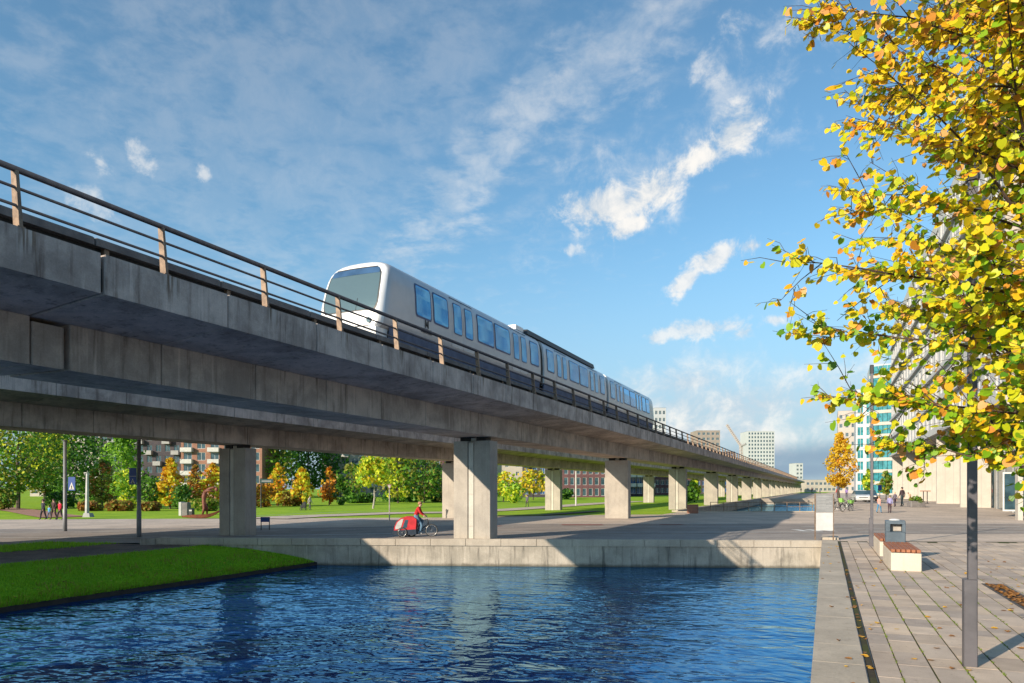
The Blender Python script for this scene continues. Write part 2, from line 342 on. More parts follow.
LEAF = {
 'green': leafy('leaf_green', (0.088, 0.236, 0.021), (0.175, 0.367, 0.035)),
 'bright': leafy('leaf_bright', (0.175, 0.385, 0.026), (0.350, 0.542, 0.053)),
 'dark': leafy('leaf_dark', (0.031, 0.096, 0.018), (0.070, 0.175, 0.027)),
 'olive': leafy('leaf_olive', (0.227, 0.227, 0.039), (0.350, 0.350, 0.053)),
 'yellow': leafy('leaf_yellow', (0.625, 0.413, 0.015), (0.775, 0.525, 0.037)),
 'orange': leafy('leaf_orange', (0.600, 0.213, 0.019), (0.750, 0.350, 0.025)),
 'russet': leafy('leaf_russet', (0.275, 0.106, 0.027), (0.375, 0.175, 0.037)),
 'lime': leafy('leaf_lime', (0.525, 0.630, 0.035), (0.787, 0.770, 0.053)),
}
# ------------------------------------------------------------------ mesh helpers
def wm(o):
    m = o.matrix_basis.copy()
    if o.parent: m = wm(o.parent) @ o.matrix_parent_inverse @ m
    return m
def adopt(o, parent, world=True):
    o.parent = parent
    if world: o.matrix_parent_inverse = wm(parent).inverted()
class MB:
    def __init__(s): s.v = []; s.f = []; s.mi = []
    def add(s, vs, fs, m=0):
        k = len(s.v); s.v.extend([tuple(p) for p in vs]); s.f.extend([tuple(i + k for i in f) for f in fs]); s.mi.extend([m] * len(fs)); return s
    def hexa(s, p, m=0):
        return s.add(p, [(0, 3, 2, 1), (4, 5, 6, 7), (0, 1, 5, 4), (1, 2, 6, 5), (2, 3, 7, 6), (3, 0, 4, 7)], m)
    def box(s, x0, x1, y0, y1, z0, z1, m=0):
        return s.hexa([(x0, y0, z0), (x1, y0, z0), (x1, y1, z0), (x0, y1, z0), (x0, y0, z1), (x1, y0, z1), (x1, y1, z1), (x0, y1, z1)], m)
    def cbox(s, x0, x1, y0, y1, z0, z1, c=0.02, m=0):
        """box with chamfered upright and top edges"""
        a = [(x0 + c, y0), (x1 - c, y0), (x1, y0 + c), (x1, y1 - c), (x1 - c, y1), (x0 + c, y1), (x0, y1 - c), (x0, y0 + c)]
        cx, cy = (x0 + x1) / 2, (y0 + y1) / 2
        kx, ky = 1 - 2 * c / max(1e-4, x1 - x0), 1 - 2 * c / max(1e-4, y1 - y0)
        b = [(cx + (x - cx) * kx, cy + (y - cy) * ky) for x, y in a]
        vs = [(x, y, z0) for x, y in a] + [(x, y, z1 - c) for x, y in a] + [(x, y, z1) for x, y in b]
        fs = [tuple(range(7, -1, -1)), tuple(range(16, 24))]
        for k in (0, 8):
            for i in range(8): j = (i + 1) % 8; fs.append((k + i, k + j, k + 8 + j, k + 8 + i))
        return s.add(vs, fs, m)
    def quad(s, a, b, c, d, m=0): return s.add([a, b, c, d], [(0, 1, 2, 3)], m)
    def prism(s, poly, y0, y1, m=0):
        """polygon in x, z pulled along y"""
        n = len(poly)
        vs = [(x, y0, z) for x, z in poly] + [(x, y1, z) for x, z in poly]
        fs = [tuple(range(n)), tuple(range(2 * n - 1, n - 1, -1))] + [(i, i + n, (i + 1) % n + n, (i + 1) % n) for i in range(n)]
        return s.add(vs, fs, m)
    def slab(s, poly, z0, z1, m=0):
        n = len(poly)
        vs = [(x, y, z0) for x, y in poly] + [(x, y, z1) for x, y in poly]
        fs = [tuple(range(n - 1, -1, -1)), tuple(range(n, 2 * n))] + [(i, (i + 1) % n, (i + 1) % n + n, i + n) for i in range(n)]
        return s.add(vs, fs, m)
    def tube(s, pts, r, n=8, m=0, cap=True):
        pts = [Vector(p) for p in pts]; rs = r if isinstance(r, (list, tuple)) else [r] * len(pts)
        vs = []; up = None
        for i, p in enumerate(pts):
            t = (pts[min(i + 1, len(pts) - 1)] - pts[max(i - 1, 0)])
            t = t.normalized() if t.length > 1e-9 else Vector((0, 0, 1))
            if up is None: up = Vector((0, 0, 1)) if abs(t.z) < 0.9 else Vector((1, 0, 0))
            a = t.cross(up).normalized(); b = t.cross(a).normalized(); up = b.cross(t) if False else up
            for k in range(n):
                w = 2 * math.pi * k / n; vs.append(p + a * (math.cos(w) * rs[i]) + b * (math.sin(w) * rs[i]))
        fs = []
        for i in range(len(pts) - 1):
            for k in range(n):
                k2 = (k + 1) % n; fs.append((i * n + k, i * n + k2, (i + 1) * n + k2, (i + 1) * n + k))
        if cap: fs += [tuple(range(n - 1, -1, -1)), tuple(range((len(pts) - 1) * n, len(pts) * n))]
        return s.add(vs, fs, m)
    def ring(s, c, axis, r, w, n=20, k=6, m=0):
        """torus round a centre"""
        c = Vector(c); ax = Vector(axis).normalized()
        a = ax.orthogonal().normalized(); b = ax.cross(a)
        vs = []
        for i in range(n):
            t = 2 * math.pi * i / n; d = a * math.cos(t) + b * math.sin(t)
            for j in range(k):
                q = 2 * math.pi * j / k; vs.append(c + d * (r + w * math.cos(q)) + ax * (w * math.sin(q)))
        fs = [(i * k + j, ((i + 1) % n) * k + j, ((i + 1) % n) * k + (j + 1) % k, i * k + (j + 1) % k) for i in range(n) for j in range(k)]
        return s.add(vs, fs, m)
    def loft(s, rings, m=0, closed=True, caps=True):
        n = len(rings[0]); vs = [p for r in rings for p in r]; fs = []
        for i in range(len(rings) - 1):
            for k in range(n if closed else n - 1):
                k2 = (k + 1) % n; fs.append((i * n + k, i * n + k2, (i + 1) * n + k2, (i + 1) * n + k))
        if caps: fs += [tuple(range(n - 1, -1, -1)), tuple(range((len(rings) - 1) * n, len(rings) * n))]
        return s.add(vs, fs, m)
    def ball(s, c, rx, ry=None, rz=None, n=10, k=7, m=0):
        ry = ry or rx; rz = rz or rx; rings = []
        for i in range(k + 1):
            t = math.pi * i / k; q = max(0.02, math.sin(t))
            rings.append([(c[0] + rx * q * math.cos(2 * math.pi * j / n), c[1] + ry * q * math.sin(2 * math.pi * j / n), c[2] - rz * math.cos(t)) for j in range(n)])
        return s.loft(rings, m)
    def mesh(s, name, mats, smooth=False):
        me = bpy.data.meshes.new(name); me.from_pydata(s.v, [], s.f)
        for q in (mats if isinstance(mats, (list, tuple)) else [mats]): me.materials.append(q)
        if len(me.materials) > 1: me.polygons.foreach_set('material_index', s.mi)
        if smooth: me.polygons.foreach_set('use_smooth', [True] * len(me.polygons))
        me.update(); return me
    def build(s, name, mats, parent=None, world=True, smooth=False, loc=None, rz=0):
        o = bpy.data.objects.new(name, s.mesh(name, mats, smooth)); COL.objects.link(o)
        if loc is not None: o.location = loc
        o.rotation_euler.z = rz
        if parent: adopt(o, parent, world)
        return o
def recalc(o):
    import bmesh
    b = bmesh.new(); b.from_mesh(o.data); bmesh.ops.recalc_face_normals(b, faces=b.faces); b.to_mesh(o.data); b.free(); return o
def tag(o, label=None, cat=None, group=None, kind=None):
    if label: o['label'] = label
    if cat: o['category'] = cat
    if group: o['group'] = group
    if kind: o['kind'] = kind
    return o
def thing(name, label, cat, loc=(0, 0, 0), rz=0, group=None):
    o = bpy.data.objects.new(name, None); COL.objects.link(o); o.location = loc; o.rotation_euler.z = rz; o.empty_display_size = 0.3
    return tag(o, label, cat, group)
def kids(o): return [c for c in bpy.data.objects if c.parent == o]
def link(o): COL.objects.link(o); return o
def put(me, name, parent, loc=(0, 0, 0), rz=0, world=True):
    o = bpy.data.objects.new(name, me); COL.objects.link(o); o.location = loc; o.rotation_euler.z = rz
    if parent: adopt(o, parent, world)
    return o
def copy_tree(o, loc, rz=0, label=None, children=None):
    c = o.copy(); COL.objects.link(c); c.location = loc; c.rotation_euler.z = rz
    if label: c['label'] = label
    for ch in (children if children is not None else list(o.children)):
        d = ch.copy(); COL.objects.link(d); d.parent = c
        for g in ch.children:
            e = g.copy(); COL.objects.link(e); e.parent = d
    return c
def structure(o): o['kind'] = 'structure'; return o
def stuff(o, label=None, cat=None): o['kind'] = 'stuff'; return tag(o, label, cat)

# ------------------------------------------------------------------ ground, canal, road
WATER_Z = -1.14
QX = -0.16                                    # quay edge
BX = -20.25                                   # grass bank edge
CX = -12.7                                    # canal edge beyond the bridge
W0, W1 = Vector((-27.0, 22.35)), Vector((QX, 32.45))
def wall_y(x): return W0.y + (x - W0.x) * (W1.y - W0.y) / (W1.x - W0.x)
def surf(name, corners, nu, nv, m, off=0.0, fn=None):
    """ground sheet over a four-cornered patch, following the ground height"""
    a, b, c, d = [Vector((p[0], p[1])) for p in corners]
    mb = MB()
    vs = []
    for j in range(nv + 1):
        for i in range(nu + 1):
            s, t = i / nu, j / nv
            p = (a * (1 - s) + b * s) * (1 - t) + (d * (1 - s) + c * s) * t
            vs.append((p.x, p.y, (fn or G)(p.x, p.y) + off))
    fs = [(j * (nu + 1) + i, j * (nu + 1) + i + 1, (j + 1) * (nu + 1) + i + 1, (j + 1) * (nu + 1) + i) for j in range(nv) for i in range(nu)]
    mb.add(vs, fs); return structure(mb.build(name, m, smooth=True))
def vline(v, x): return (x, (v + x * ST) / CT)      # spot at distance v with world x
def band(name, v0, v1, x0, x1, m, nu, nv, off=0.0): return surf(name, [vline(v0, x0), vline(v0, x1), vline(v1, x1), vline(v1, x0)], nu, nv, m, off)
XL, XR = -420, 420
surf('water', [(-420, -60), (420, -60), (420, 420), (-420, 420)], 2, 2, M['water'], 0, lambda x, y: WATER_Z)
surf('canal_bed', [(-60, -60), (20, -60), (20, 420), (-60, 420)], 2, 2, M['soil'], 0, lambda x, y: -2.6)
# bridge and its road, in strips across the picture
V_A, V_B, V_C, V_D, V_E = 34.3, 44.6, 52.0, 60.0, 66.5
def strip_xs(name, v0, v1, xs, m, ns, nv, off=0):
    for (x0, x1, n) in xs: band(name, v0, v1, x0, x1, m, n, nv, off)
surf('cycle_track', [(-27, wall_y(-27)), (QX, wall_y(QX)), vline(V_A, QX), vline(V_A, -27)], 27, 4, M['cycle'])
surf('pavement', [(QX, wall_y(QX)), (60, wall_y(60)), vline(V_A, 60), vline(V_A, QX)], 40, 4, M['paving'])
surf('forecourt', [(-120, wall_y(-27) - 24), (-27, wall_y(-27)), vline(V_A, -27), vline(V_A, -120)], 40, 6, M['cycle'])
for x0, x1, n in ((XL, -70, 40), (-70, 30, 100), (30, XR, 40)):
    band('road', V_A, V_B, x0, x1, M['asphalt'], n, 8)
    band('plaza', V_B, V_D, x0, x1, M['paving'], n, 10)
band('lawn', V_D, 92, -180, CX, M['lawn'], 120, 20); band('lawn', V_D, 92, XL, -180, M['lawn'], 40, 12)
band('plaza', V_D, V_E, CX, QX, M['paving'], 12, 6)
for x0, x1, n in ((QX, 40, 40), (40, XR, 30)): band('plaza', V_D, 92, x0, x1, M['paving'], n, 16)
band('lawn', 92, 235, -240, CX, M['lawn'], 60, 30); band('lawn', 92, 235, XL, -240, M['lawn'], 20, 10)
for x0, x1, n in ((QX, 40, 40), (40, XR, 30)): band('street', 92, 330, x0, x1, M['paving'], n, 24)
band('far_ground', 235, 330, XL, CX, M['lawn'], 30, 8)
band('far_bridge', 150, 330, CX, QX, M['paving'], 6, 16)
surf('horizon_ground', [vline(330, -2600), vline(330, 2600), (2600, 2600), (-2600, 2600)], 40, 20, M['lawn'])
surf('side_ground', [(-2600, -200), (XL, -200), vline(330, XL), vline(330, -2600)], 8, 10, M['lawn'])
surf('side_ground', [(XR, -200), (2600, -200), vline(330, 2600), vline(330, XR)], 8, 10, M['paving'])
surf('side_ground', [(-420, -200), (-120, -200), (-120, wall_y(-27) - 24), vline(V_A, XL)], 20, 20, M['lawn'])
# left bank: turf edge, bare strip under the far deck, upper grass
BANK = [(-20.34, -0.985), (-21.0, -0.80), (-21.8, -0.64), (-23.0, -0.45), (-24.6, -0.33), (-26.5, -0.29), (-29.0, -0.24), (-31.5, -0.21), (-33.0, -0.22), (-120, -0.3)]
def bank_z(x, y):
    for (xa, za), (xb, zb) in zip(BANK, BANK[1:]):
        if xb <= x <= xa: t = (xa - x) / (xa - xb); return za + (zb - za) * t + 0.02 * mnoise.noise(Vector((x * 0.7, y * 0.5, 3)))
    return BANK[0][1] if x > BANK[0][0] else -0.3
def bank(name, xa, xb, m, nu, yend, fn=bank_z):
    surf(name, [(xb, -60), (xa, -60), (xa, yend(xa)), (xb, yend(xb))], nu, 70, m, 0, fn)
by = lambda x: wall_y(max(x, -27)) - 0.0 if x > -27 else wall_y(-27) - (-27 - x) * 0.30
bank('bank_grass', -20.34, -24.6, M['bank'], 16, by)
bank('bare_ground', -24.6, -29.0, M['bare'], 10, by)
bank('upper_grass', -29.0, -32.0, M['bank'], 8, by)
bank('forecourt', -32.0, -120, M['cycle'], 30, by)
mb = MB(); mb.prism([(-20.37, -2.4), (-20.25, -2.4), (-20.25, -1.0), (-20.37, -0.985)], -60, wall_y(-20.3) - 0.02)
structure(recalc(mb.build('bank_edging', M['soil'])))
# road markings
def marks(v, w, segs):
    for u0, u1 in segs:
        n = max(2, int((u1 - u0) / 1.0)); mb = MB()
        for i in range(n):
            a, b = u0 + (u1 - u0) * i / n, u0 + (u1 - u0) * (i + 1) / n
            q = [UV(a, v), UV(b, v), UV(b, v + w), UV(a, v + w)]
            mb.quad(*[(p.x, p.y, G(p.x, p.y) + 0.012) for p in q])
        structure(mb.build('road_marking', M['line'], smooth=True))
marks(35.6, 0.20, [(-60, 15.6), (17.4, 20.5), (22.5, 40)])
marks(40.5, 0.16, [(-34 + 4.5 * k, -31.4 + 4.5 * k) for k in range(8)] + [(4.2, 14.2), (16.5, 19.5), (24, 29)])
marks(44.1, 0.16, [(-60, 14), (20, 24.5), (26, 36)])
marks(38.4, 0.16, [(18.4, 20.9), (24.6, 28)])
for u0, u1 in ((14.9, 15.3), (15.6, 16.0), (16.3, 16.7)): marks(36.4, 1.6, [(u0, u1)])
# red cycle surface patches on the road
def patch(name, pts, m, off):
    mb = MB(); mb.add([(p.x, p.y, G(p.x, p.y) + off) for p in pts], [tuple(range(len(pts)))]); return structure(mb.build(name, m))
M['redlane'] = pm('red_lane', (0.26, 0.10, 0.08), (0.20, 0.085, 0.07), 1.0, 0.9, fine=0.15)
for u0, u1, v0, v1 in ((3.0, 5.5, 42.4, 43.6), (-3.0, -0.6, 41.8, 42.6), (9.0, 10.4, 42.8, 43.8)):
    patch('red_lane_patch', [UV(u0, v0), UV(u1, v0), UV(u1, v1), UV(u0, v1)], M['redlane'], 0.012)
# paths over the lawn
def path(name, pts, w, m, off=0.05):
    mb = MB(); P = []
    for (x0, y0), (x1, y1) in zip(pts, pts[1:]):
        n = max(2, int(math.hypot(x1 - x0, y1 - y0) / 1.5))
        P += [Vector((x0 + (x1 - x0) * i / n, y0 + (y1 - y0) * i / n)) for i in range(n)]
    P.append(Vector(pts[-1])); vs = []
    for i, p in enumerate(P):
        t = (P[min(i + 1, len(P) - 1)] - P[max(0, i - 1)]).normalized(); nrm = Vector((-t.y, t.x))
        for s in (-0.5, 0, 0.5): q = p + nrm * (w * s); vs.append((q.x, q.y, G(q.x, q.y) + off))
    fs = []
    for i in range(len(P) - 1):
        for k in (0, 1): fs.append((i * 3 + k, i * 3 + k + 1, i * 3 + 4 + k, i * 3 + 3 + k))
    mb.add(vs, fs); return structure(recalc(mb.build(name, m, smooth=True)))
def A2(px, py): p = AT(px, py); return (p.x, p.y)
path('red_path', [A2(64, 517.5), A2(24, 511), A2(-30, 505)], 3.6, M['redpath'], 0.06)
path('grey_path', [A2(450, 512.8), A2(500, 510.5), A2(545, 507.5), A2(600, 503.5), A2(640, 501.5)], 4.2, M['paving'], 0.06)
path('dirt_verge', [A2(498, 516.3), A2(545, 515.5), A2(600, 511.5)], 1.6, M['bare'], 0.07)
path('lawn_edge_path', [A2(262, 519.0), A2(300, 516.8), A2(345, 515.2), A2(400, 513.2), A2(450, 512.8)], 5.0, M['paving'], 0.055)
path('kerb', [A2(255, 517.6), A2(300, 515.2), A2(345, 513.4), A2(400, 511.6)], 0.35, M['grey'], 0.16)
# canal walls
def wall_thing(name, label, pts, z1, m, n=None):
    t = thing(name, label, 'wall', (pts[0][0], pts[0][1], 0)); return t
wt = thing('canal_wall', 'pale stained concrete canal wall along the road bridge, with coping stones', 'wall', (W0.x, W0.y, 0))
d = (W1 - W0); L = d.length; d.normalize(); nrm = Vector((d.y, -d.x))        # nrm points at the camera side
def wp(s, o, z): p = W0 + d * s + nrm * o; return (p.x, p.y, z)
mb = MB(); mb.hexa([wp(0, 0, -2.5), wp(L, 0, -2.5), wp(L, -0.5, -2.5), wp(0, -0.5, -2.5), wp(0, 0, -0.262), wp(L, 0, -0.262), wp(L, -0.5, -0.262), wp(0, -0.5, -0.262)])
mb.build('wall_face', M['wall'], wt)
k = 0; s = 0.0; random.seed(5)
while s < L - 0.3:
    e = min(L - 0.002, s + 1.52); j = random.uniform(-0.006, 0.006)
    mb = MB(); o0 = 0.05 + j
    p = [wp(s + 0.008, o0, -0.258), wp(e - 0.008, o0, -0.258), wp(e - 0.008, -0.42, -0.258), wp(s + 0.008, -0.42, -0.258),
         wp(s + 0.008, o0, 0.03 + j), wp(e - 0.008, o0, 0.03 + j), wp(e - 0.008, -0.42, 0.022), wp(s + 0.008, -0.42, 0.022)]
    mb.hexa(p).build('coping_stone', M['coping'], wt); s = e + 0.002
# left return of the wall under the far deck
lw = thing('retaining_wall', 'low grey concrete wall under the far pillar beside the grass bank', 'wall', (-27, 22.3, 0))
mb = MB(); mb.hexa([(-27.3, 21.75, -1.2), (-27.02, 22.3, -1.2), (-27.02, 22.8, -1.2), (-27.3, 22.5, -1.2), (-27.3, 21.75, 0.0), (-27.02, 22.3, 0.0), (-27.02, 22.8, 0), (-27.3, 22.5, 0)])
mb.build('wall_face', M['wall'], lw)
# quay wall and coping
qw = thing('quay_wall', 'long stone faced quay wall edging the canal on the promenade side', 'wall', (QX, 0, 0))
MB().box(QX + 0.03, QX + 0.6, -60, 32.4, -2.5, -0.252).build('wall_face', M['wall'], qw)
MB().box(QX + .012, .43, -3, 33.38, -.24, -.004).build('joint_filler', M['bed'], qw)
y = -3.0
while y < 33.2:
    j = random.uniform(-0.001, 0.001); e = min(33.4, y + 1.17)
    MB().box(QX + j, 0.44 + j, y + 0.004, e - 0.004, -0.248, 0.0 + j).build('coping_stone', M['coping'], qw); y = e
MB().cbox(QX - 0.02, 0.50, 33.41, 34.6, -0.1, 0.10, 0.02).build('coping_stone', M['coping'], qw)
# promenade: slot drain and paving slabs
surf('quay_base', [(0.44, -60), (120, -60), (120, wall_y(120)), (0.44, wall_y(0.44))], 30, 40, M['bed'], 0, lambda x, y: -0.009)
sl = thing('slot_drain', 'narrow dark steel slot drain running beside the quay coping', 'drain', (0.49, 0, 0))
mb = MB(); mb.box(0.441, 0.452, -3, 33.2, -0.1, 0.001); mb.box(0.538, 0.549, -3, 33.2, -0.1, 0.001); mb.box(0.452, 0.538, -3, 33.2, -0.1, -0.012)
mb.build('channel', M['steel'], sl)
pv = structure(thing('paved_quay', None, None, (0.55, 0, 0)))
M['slab'] = paver('paving_slab', (0.58, 0.475, 0.385), (0.43, 0.35, 0.285))
M['slab2'] = paver('paving_slab_grey', (0.49, 0.41, 0.345), (0.38, 0.315, 0.265))
random.seed(11)
M['slab3'] = paver('paving_slab_warm', (0.57, 0.46, 0.36), (0.43, 0.345, 0.275))
def slab_mesh(l, k): return MB().box(-0.174, 0.174, 0.005, l - 0.005, -0.05, 0.0).mesh('paving_slab', M[('slab', 'slab2', 'slab3')[k]])
LENS = [0.5, 0.62, 0.78, 0.95]
SM = [(l, slab_mesh(l, k)) for l in LENS for k in (0, 1, 2)]
slabs = []
for c in range(60):
    x = 0.815 + 0.1855 + (c - 1) * 0.371 if c else 0.684
    y = 1.2 + random.random()
    while y < wall_y(x) - 0.1:
        l, me = random.choice(SM); cy = y + l / 2
        v = -x * ST + cy * CT; u = x * CT + cy * ST
        if v > 2 and (u / v) < 0.80 and v * 1 > 0: slabs.append((v, x, y, l, me, c))
        y += l
slabs.sort(key=lambda q: q[0])
vis = [q for q in slabs if F * 2.2 / q[0] < 215 and q[1] * F / q[0] < 9999]
near = [q for q in vis if q[0] > 6.6][:300]; ids = set(id(q) for q in near); rest = MB()
for q in slabs:
    v, x, y, l, me, c = q; jz = random.uniform(-0.0015, 0.0015)
    if id(q) in ids:
        o = put(me, 'paving_slab', pv, (x, y, jz), random.uniform(-0.003, 0.003))
        if c == 0: o.scale.x = 0.72
    else:
        sx = 0.125 if c == 0 else 0.174
        if y + l > wall_y(x): continue
        rest.box(x - sx, x + sx, y + 0.006, y + l - 0.006, -0.03, jz)
rest.mi = [random.choice((0, 0, 1, 2)) for _ in range(len(rest.f) // 6) for _q in range(6)]
ro = rest.build('paving_slab', [M['slab'], M['slab2'], M['slab3']], pv); ro['kind'] = 'stuff'
# moss tufts in the joints, fallen leaves
def tufts(name, spots, r, m, h=0.03):
    mb = MB()
    for x, y, z in spots:
        for _ in range(5):
            a = random.uniform(0, 6.28); q = random.uniform(0.3, 1) * r; cx, cy = x + math.cos(a) * q * 0.6, y + math.sin(a) * q * 1.5
            b = random.uniform(0, 6.28); w = random.uniform(0.004, 0.012); hh = h * random.uniform(0.3, 1)
            mb.add([(cx - w * math.cos(b), cy - w * math.sin(b), z), (cx + w * math.cos(b), cy + w * math.sin(b), z), (cx + random.uniform(-.02, .02), cy + random.uniform(-.02, .02), z + hh)], [(0, 1, 2)])
    return mb.build(name, m)
sp = []
for c in range(1, 14):
    x = 0.815 + (c - 1) * 0.371
    n = 190 if c < 7 else 70
    for _ in range(n):
        y = random.uniform(6.5, 22)
        if mnoise.noise(Vector((x * 3, y * 0.8, 0))) > -0.12: sp.append((x + random.uniform(-.008, .008), y, -0.007))
stuff(tufts('joint_moss', sp, 0.016, M['moss'], 0.03), 'green moss and grass growing in the paving joints', 'moss')
# turf blades on the near bank
rng = np.random.default_rng(4)
def blades(name, n, xr, yf, h, m, zf, w=0.02):
    x = rng.uniform(xr[0], xr[1], n); y = rng.uniform(0, 1, n) * 18.0 + 7.5
    V = []; Fc = []
    for i in range(n):
        if y[i] > by(x[i]) - 0.1: continue
        z = zf(x[i], y[i]) - 0.01; a = rng.uniform(0, 6.28); c, s_ = math.cos(a) * w, math.sin(a) * w; k = len(V); hh = h * rng.uniform(0.4, 1.1)
        V += [(x[i] - c, y[i] - s_, z), (x[i] + c, y[i] + s_, z), (x[i] + rng.uniform(-.05, .05), y[i] + rng.uniform(-.05, .05), z + hh)]; Fc.append((k, k + 1, k + 2))
    mb = MB(); mb.add(V, Fc); return mb.build(name, m)
M['blade'] = leafy('grass_blade', (0.20, 0.44, 0.014), (0.32, 0.56, 0.018), 0.25)
stuff(blades('grass', 42000, (-25.0, -20.3), None, 0.09, M['blade'], bank_z), 'short green grass covering the canal bank', 'grass')
stuff(blades('grass', 9000, (-32.0, -28.6), None, 0.12, M['blade'], bank_z), 'darker grass strip above the bare ground on the bank', 'grass')
M['blade2'] = leafy('dry_grass_blade', (0.24, 0.26, 0.03), (0.36, 0.30, 0.06), 0.25)
def edge_tufts():
    r = random.Random(6); mb = MB()
    for _ in range(9000):
        y = r.uniform(7.5, 24.4); clump = mnoise.noise(Vector((y * 1.7, 0, 0))); x = -20.29 - r.random() ** 2 * .5 + .05 * clump
        if r.random() > .55 + clump * .6: continue
        z = bank_z(min(x, -20.34), y); h = r.uniform(.05, .17) * (1 + .7 * clump); a = r.uniform(0, 6.28); c, s_ = math.cos(a) * .014, math.sin(a) * .014
        mb.add([(x - c, y - s_, z - .02), (x + c, y + s_, z - .02), (x + r.uniform(-.04, .12), y + r.uniform(-.07, .07), z + h)], [(0, 1, 2)], 1 if r.random() < .3 else 0)
    for _ in range(7000):
        x = r.uniform(-24.8, -20.6); y = r.uniform(7.5, 24)
        if mnoise.noise(Vector((x * .9, y * .6, 7))) < .12 or y > by(x) - .1: continue
        z = bank_z(x, y); h = r.uniform(.06, .16); a = r.uniform(0, 6.28); c, s_ = math.cos(a) * .02, math.sin(a) * .02
        mb.add([(x - c, y - s_, z), (x + c, y + s_, z), (x + r.uniform(-.06, .06), y + r.uniform(-.06, .06), z + h)], [(0, 1, 2)], 1 if r.random() < .55 else 0)
    return mb.build('edge_grass', [M['blade'], M['blade2']])
stuff(edge_tufts(), 'ragged taller grass tufts along the water edge of the bank', 'grass')
# walls of the canal beyond the bridge
for nm, x0, x1, ya, yb, lab in (('canal_wall', CX - 0.5, CX, 67, 330, 'concrete canal wall below the row of viaduct pillars beyond the bridge'), ('canal_wall', QX, QX + 0.5, 70, 330, 'concrete canal wall beyond the bridge on the street side')):
    t = thing(nm, lab, 'wall', (x0, ya, 0)); MB().box(x0, x1, ya, yb, -2.5, -0.012).build('wall_face', M['wall'], t)
    MB().box(x0 - 0.02, x1 + 0.05, ya, yb, -0.01, 0.16).build('coping', M['coping'], t)
for v0, v1, nm in ((V_E - 0.5, V_E + 0.02, 'parapet'), (149.8, 150.3, 'parapet')):
    t = thing('bridge_edge', 'concrete edge beam of the %s canal crossing' % {66: 'nearest', 149: 'farther'}[int(v0)], 'edge beam', (CX, 0, 0))
    a, b = vline(v0, CX), vline(v0, QX); c, e = vline(v1, QX), vline(v1, CX)
    MB().slab([a, b, c, e], -2.0, 0.09).build('beam', M['coping'], t)
# canal-side fence at the far edge of the bridge
t = thing('canal_railing', 'thin grey railing on the far edge of the bridge near the pillars', 'railing', (-12, 0, 0))
for u in np.linspace(18.5, 28.0, 9):
    p = UV(u, V_E - 0.25); MB().tube([(p.x, p.y, 0.09), (p.x, p.y, 0.95)], 0.035, 6).build('post', M['galv'], t)
for z in (0.5, 0.92):
    a, b = UV(18.5, V_E - 0.25, z), UV(28.0, V_E - 0.25, z); MB().tube([a, b], 0.03, 6).build('rail', M['galv'], t)
t = thing('low_wall', 'short red brick wall end beside the grass behind the third pillar', 'wall', AT(692, 513.5))
p = AT(692, 513.5); mb = MB()
for i in range(3):
    for j in range(8): mb.box(p.x - 0.45 + i * 0.31, p.x - 0.15 + i * 0.31, p.y, p.y + 0.5, p.z + j * 0.1, p.z + j * 0.1 + 0.09)
mb.build('brickwork', M['redbrick'], t)
# ------------------------------------------------------------------ the two viaducts
SOFFIT_IN, SOFFIT_OUT, TOP = 5.33, 5.515, 6.2
POLY = [(-2.85, SOFFIT_OUT), (-2.60, 5.50), (-0.925, SOFFIT_IN), (0.925, SOFFIT_IN), (2.60, 5.50), (2.85, SOFFIT_OUT), (2.85, TOP), (2.55, TOP), (2.55, 6.0), (-2.55, 6.0), (-2.55, TOP), (-2.85, TOP)]
SEG = 2.78
def deck_piece(l, g=0.022):
    """a slab length with chamfered rims so that the joints read"""
    def ring(y, k):
        cx, cz = 0, 5.85
        return [(x - math.copysign(k, x), y, z + (k if z < 5.6 else -k)) for x, z in POLY]
    c = 0.018
    mb = MB().loft([ring(g / 2, c), ring(g / 2 + c, 0), ring(l - g / 2 - c, 0), ring(l - g / 2, c)])
    for q in range(36):
        if q % 12 < 5: mb.mi[q] = 1
    return recalc_mesh(mb.mesh('deck_segment', [M['fascia'], M['concrete']]))
def recalc_mesh(me):
    import bmesh
    b = bmesh.new(); b.from_mesh(me); bmesh.ops.recalc_face_normals(b, faces=b.faces); b.to_mesh(me); b.free(); return me
def girder_piece(l, z1=5.325, g=0.02):
    def ring(y, k): return [(-0.925 + k, y, 4.45 + k), (0.925 - k, y, 4.45 + k), (0.925 - k, y, z1), (-0.925 + k, y, z1)]
    c = 0.016
    return recalc_mesh(MB().loft([ring(g / 2, c), ring(g / 2 + c, 0), ring(l - g / 2 - c, 0), ring(l - g / 2, c)]).mesh('girder_segment', M['concrete']))
DP, GP = deck_piece(SEG), girder_piece(SEG)
DP4, GP4 = deck_piece(SEG * 4), girder_piece(SEG * 4)
def pillar_mesh(strip):
    w, dp = 0.885, 0.375
    mb = MB()
    if strip:
        a, b, r = -0.205, 0.118, 0.10
        poly = [(-w, -dp), (a, -dp), (a, -dp + r), (b, -dp + r), (b, -dp), (w, -dp), (w, dp), (b, dp), (b, dp - r), (a, dp - r), (a, dp), (-w, dp)]
    else: poly = [(-w + .03, -dp), (w - .03, -dp), (w, -dp + .03), (w, dp - .03), (w - .03, dp), (-w + .03, dp), (-w, dp - .03), (-w, -dp + .03)]
    mb.slab(poly, -1.6, 4.27)
    return recalc_mesh(mb.mesh('pillar', M['pier']))
PM = {True: pillar_mesh(True), False: pillar_mesh(False)}
mb = MB(); a, b = -0.165, 0.078
for z0, z1 in ((-1.5, 0.55), (0.56, 1.95), (1.96, 3.05), (3.06, 4.2)): mb.box(a, b, -0.355, -0.328, z0, z1)
STRIP = mb.mesh('groove_strip', M['strip'])
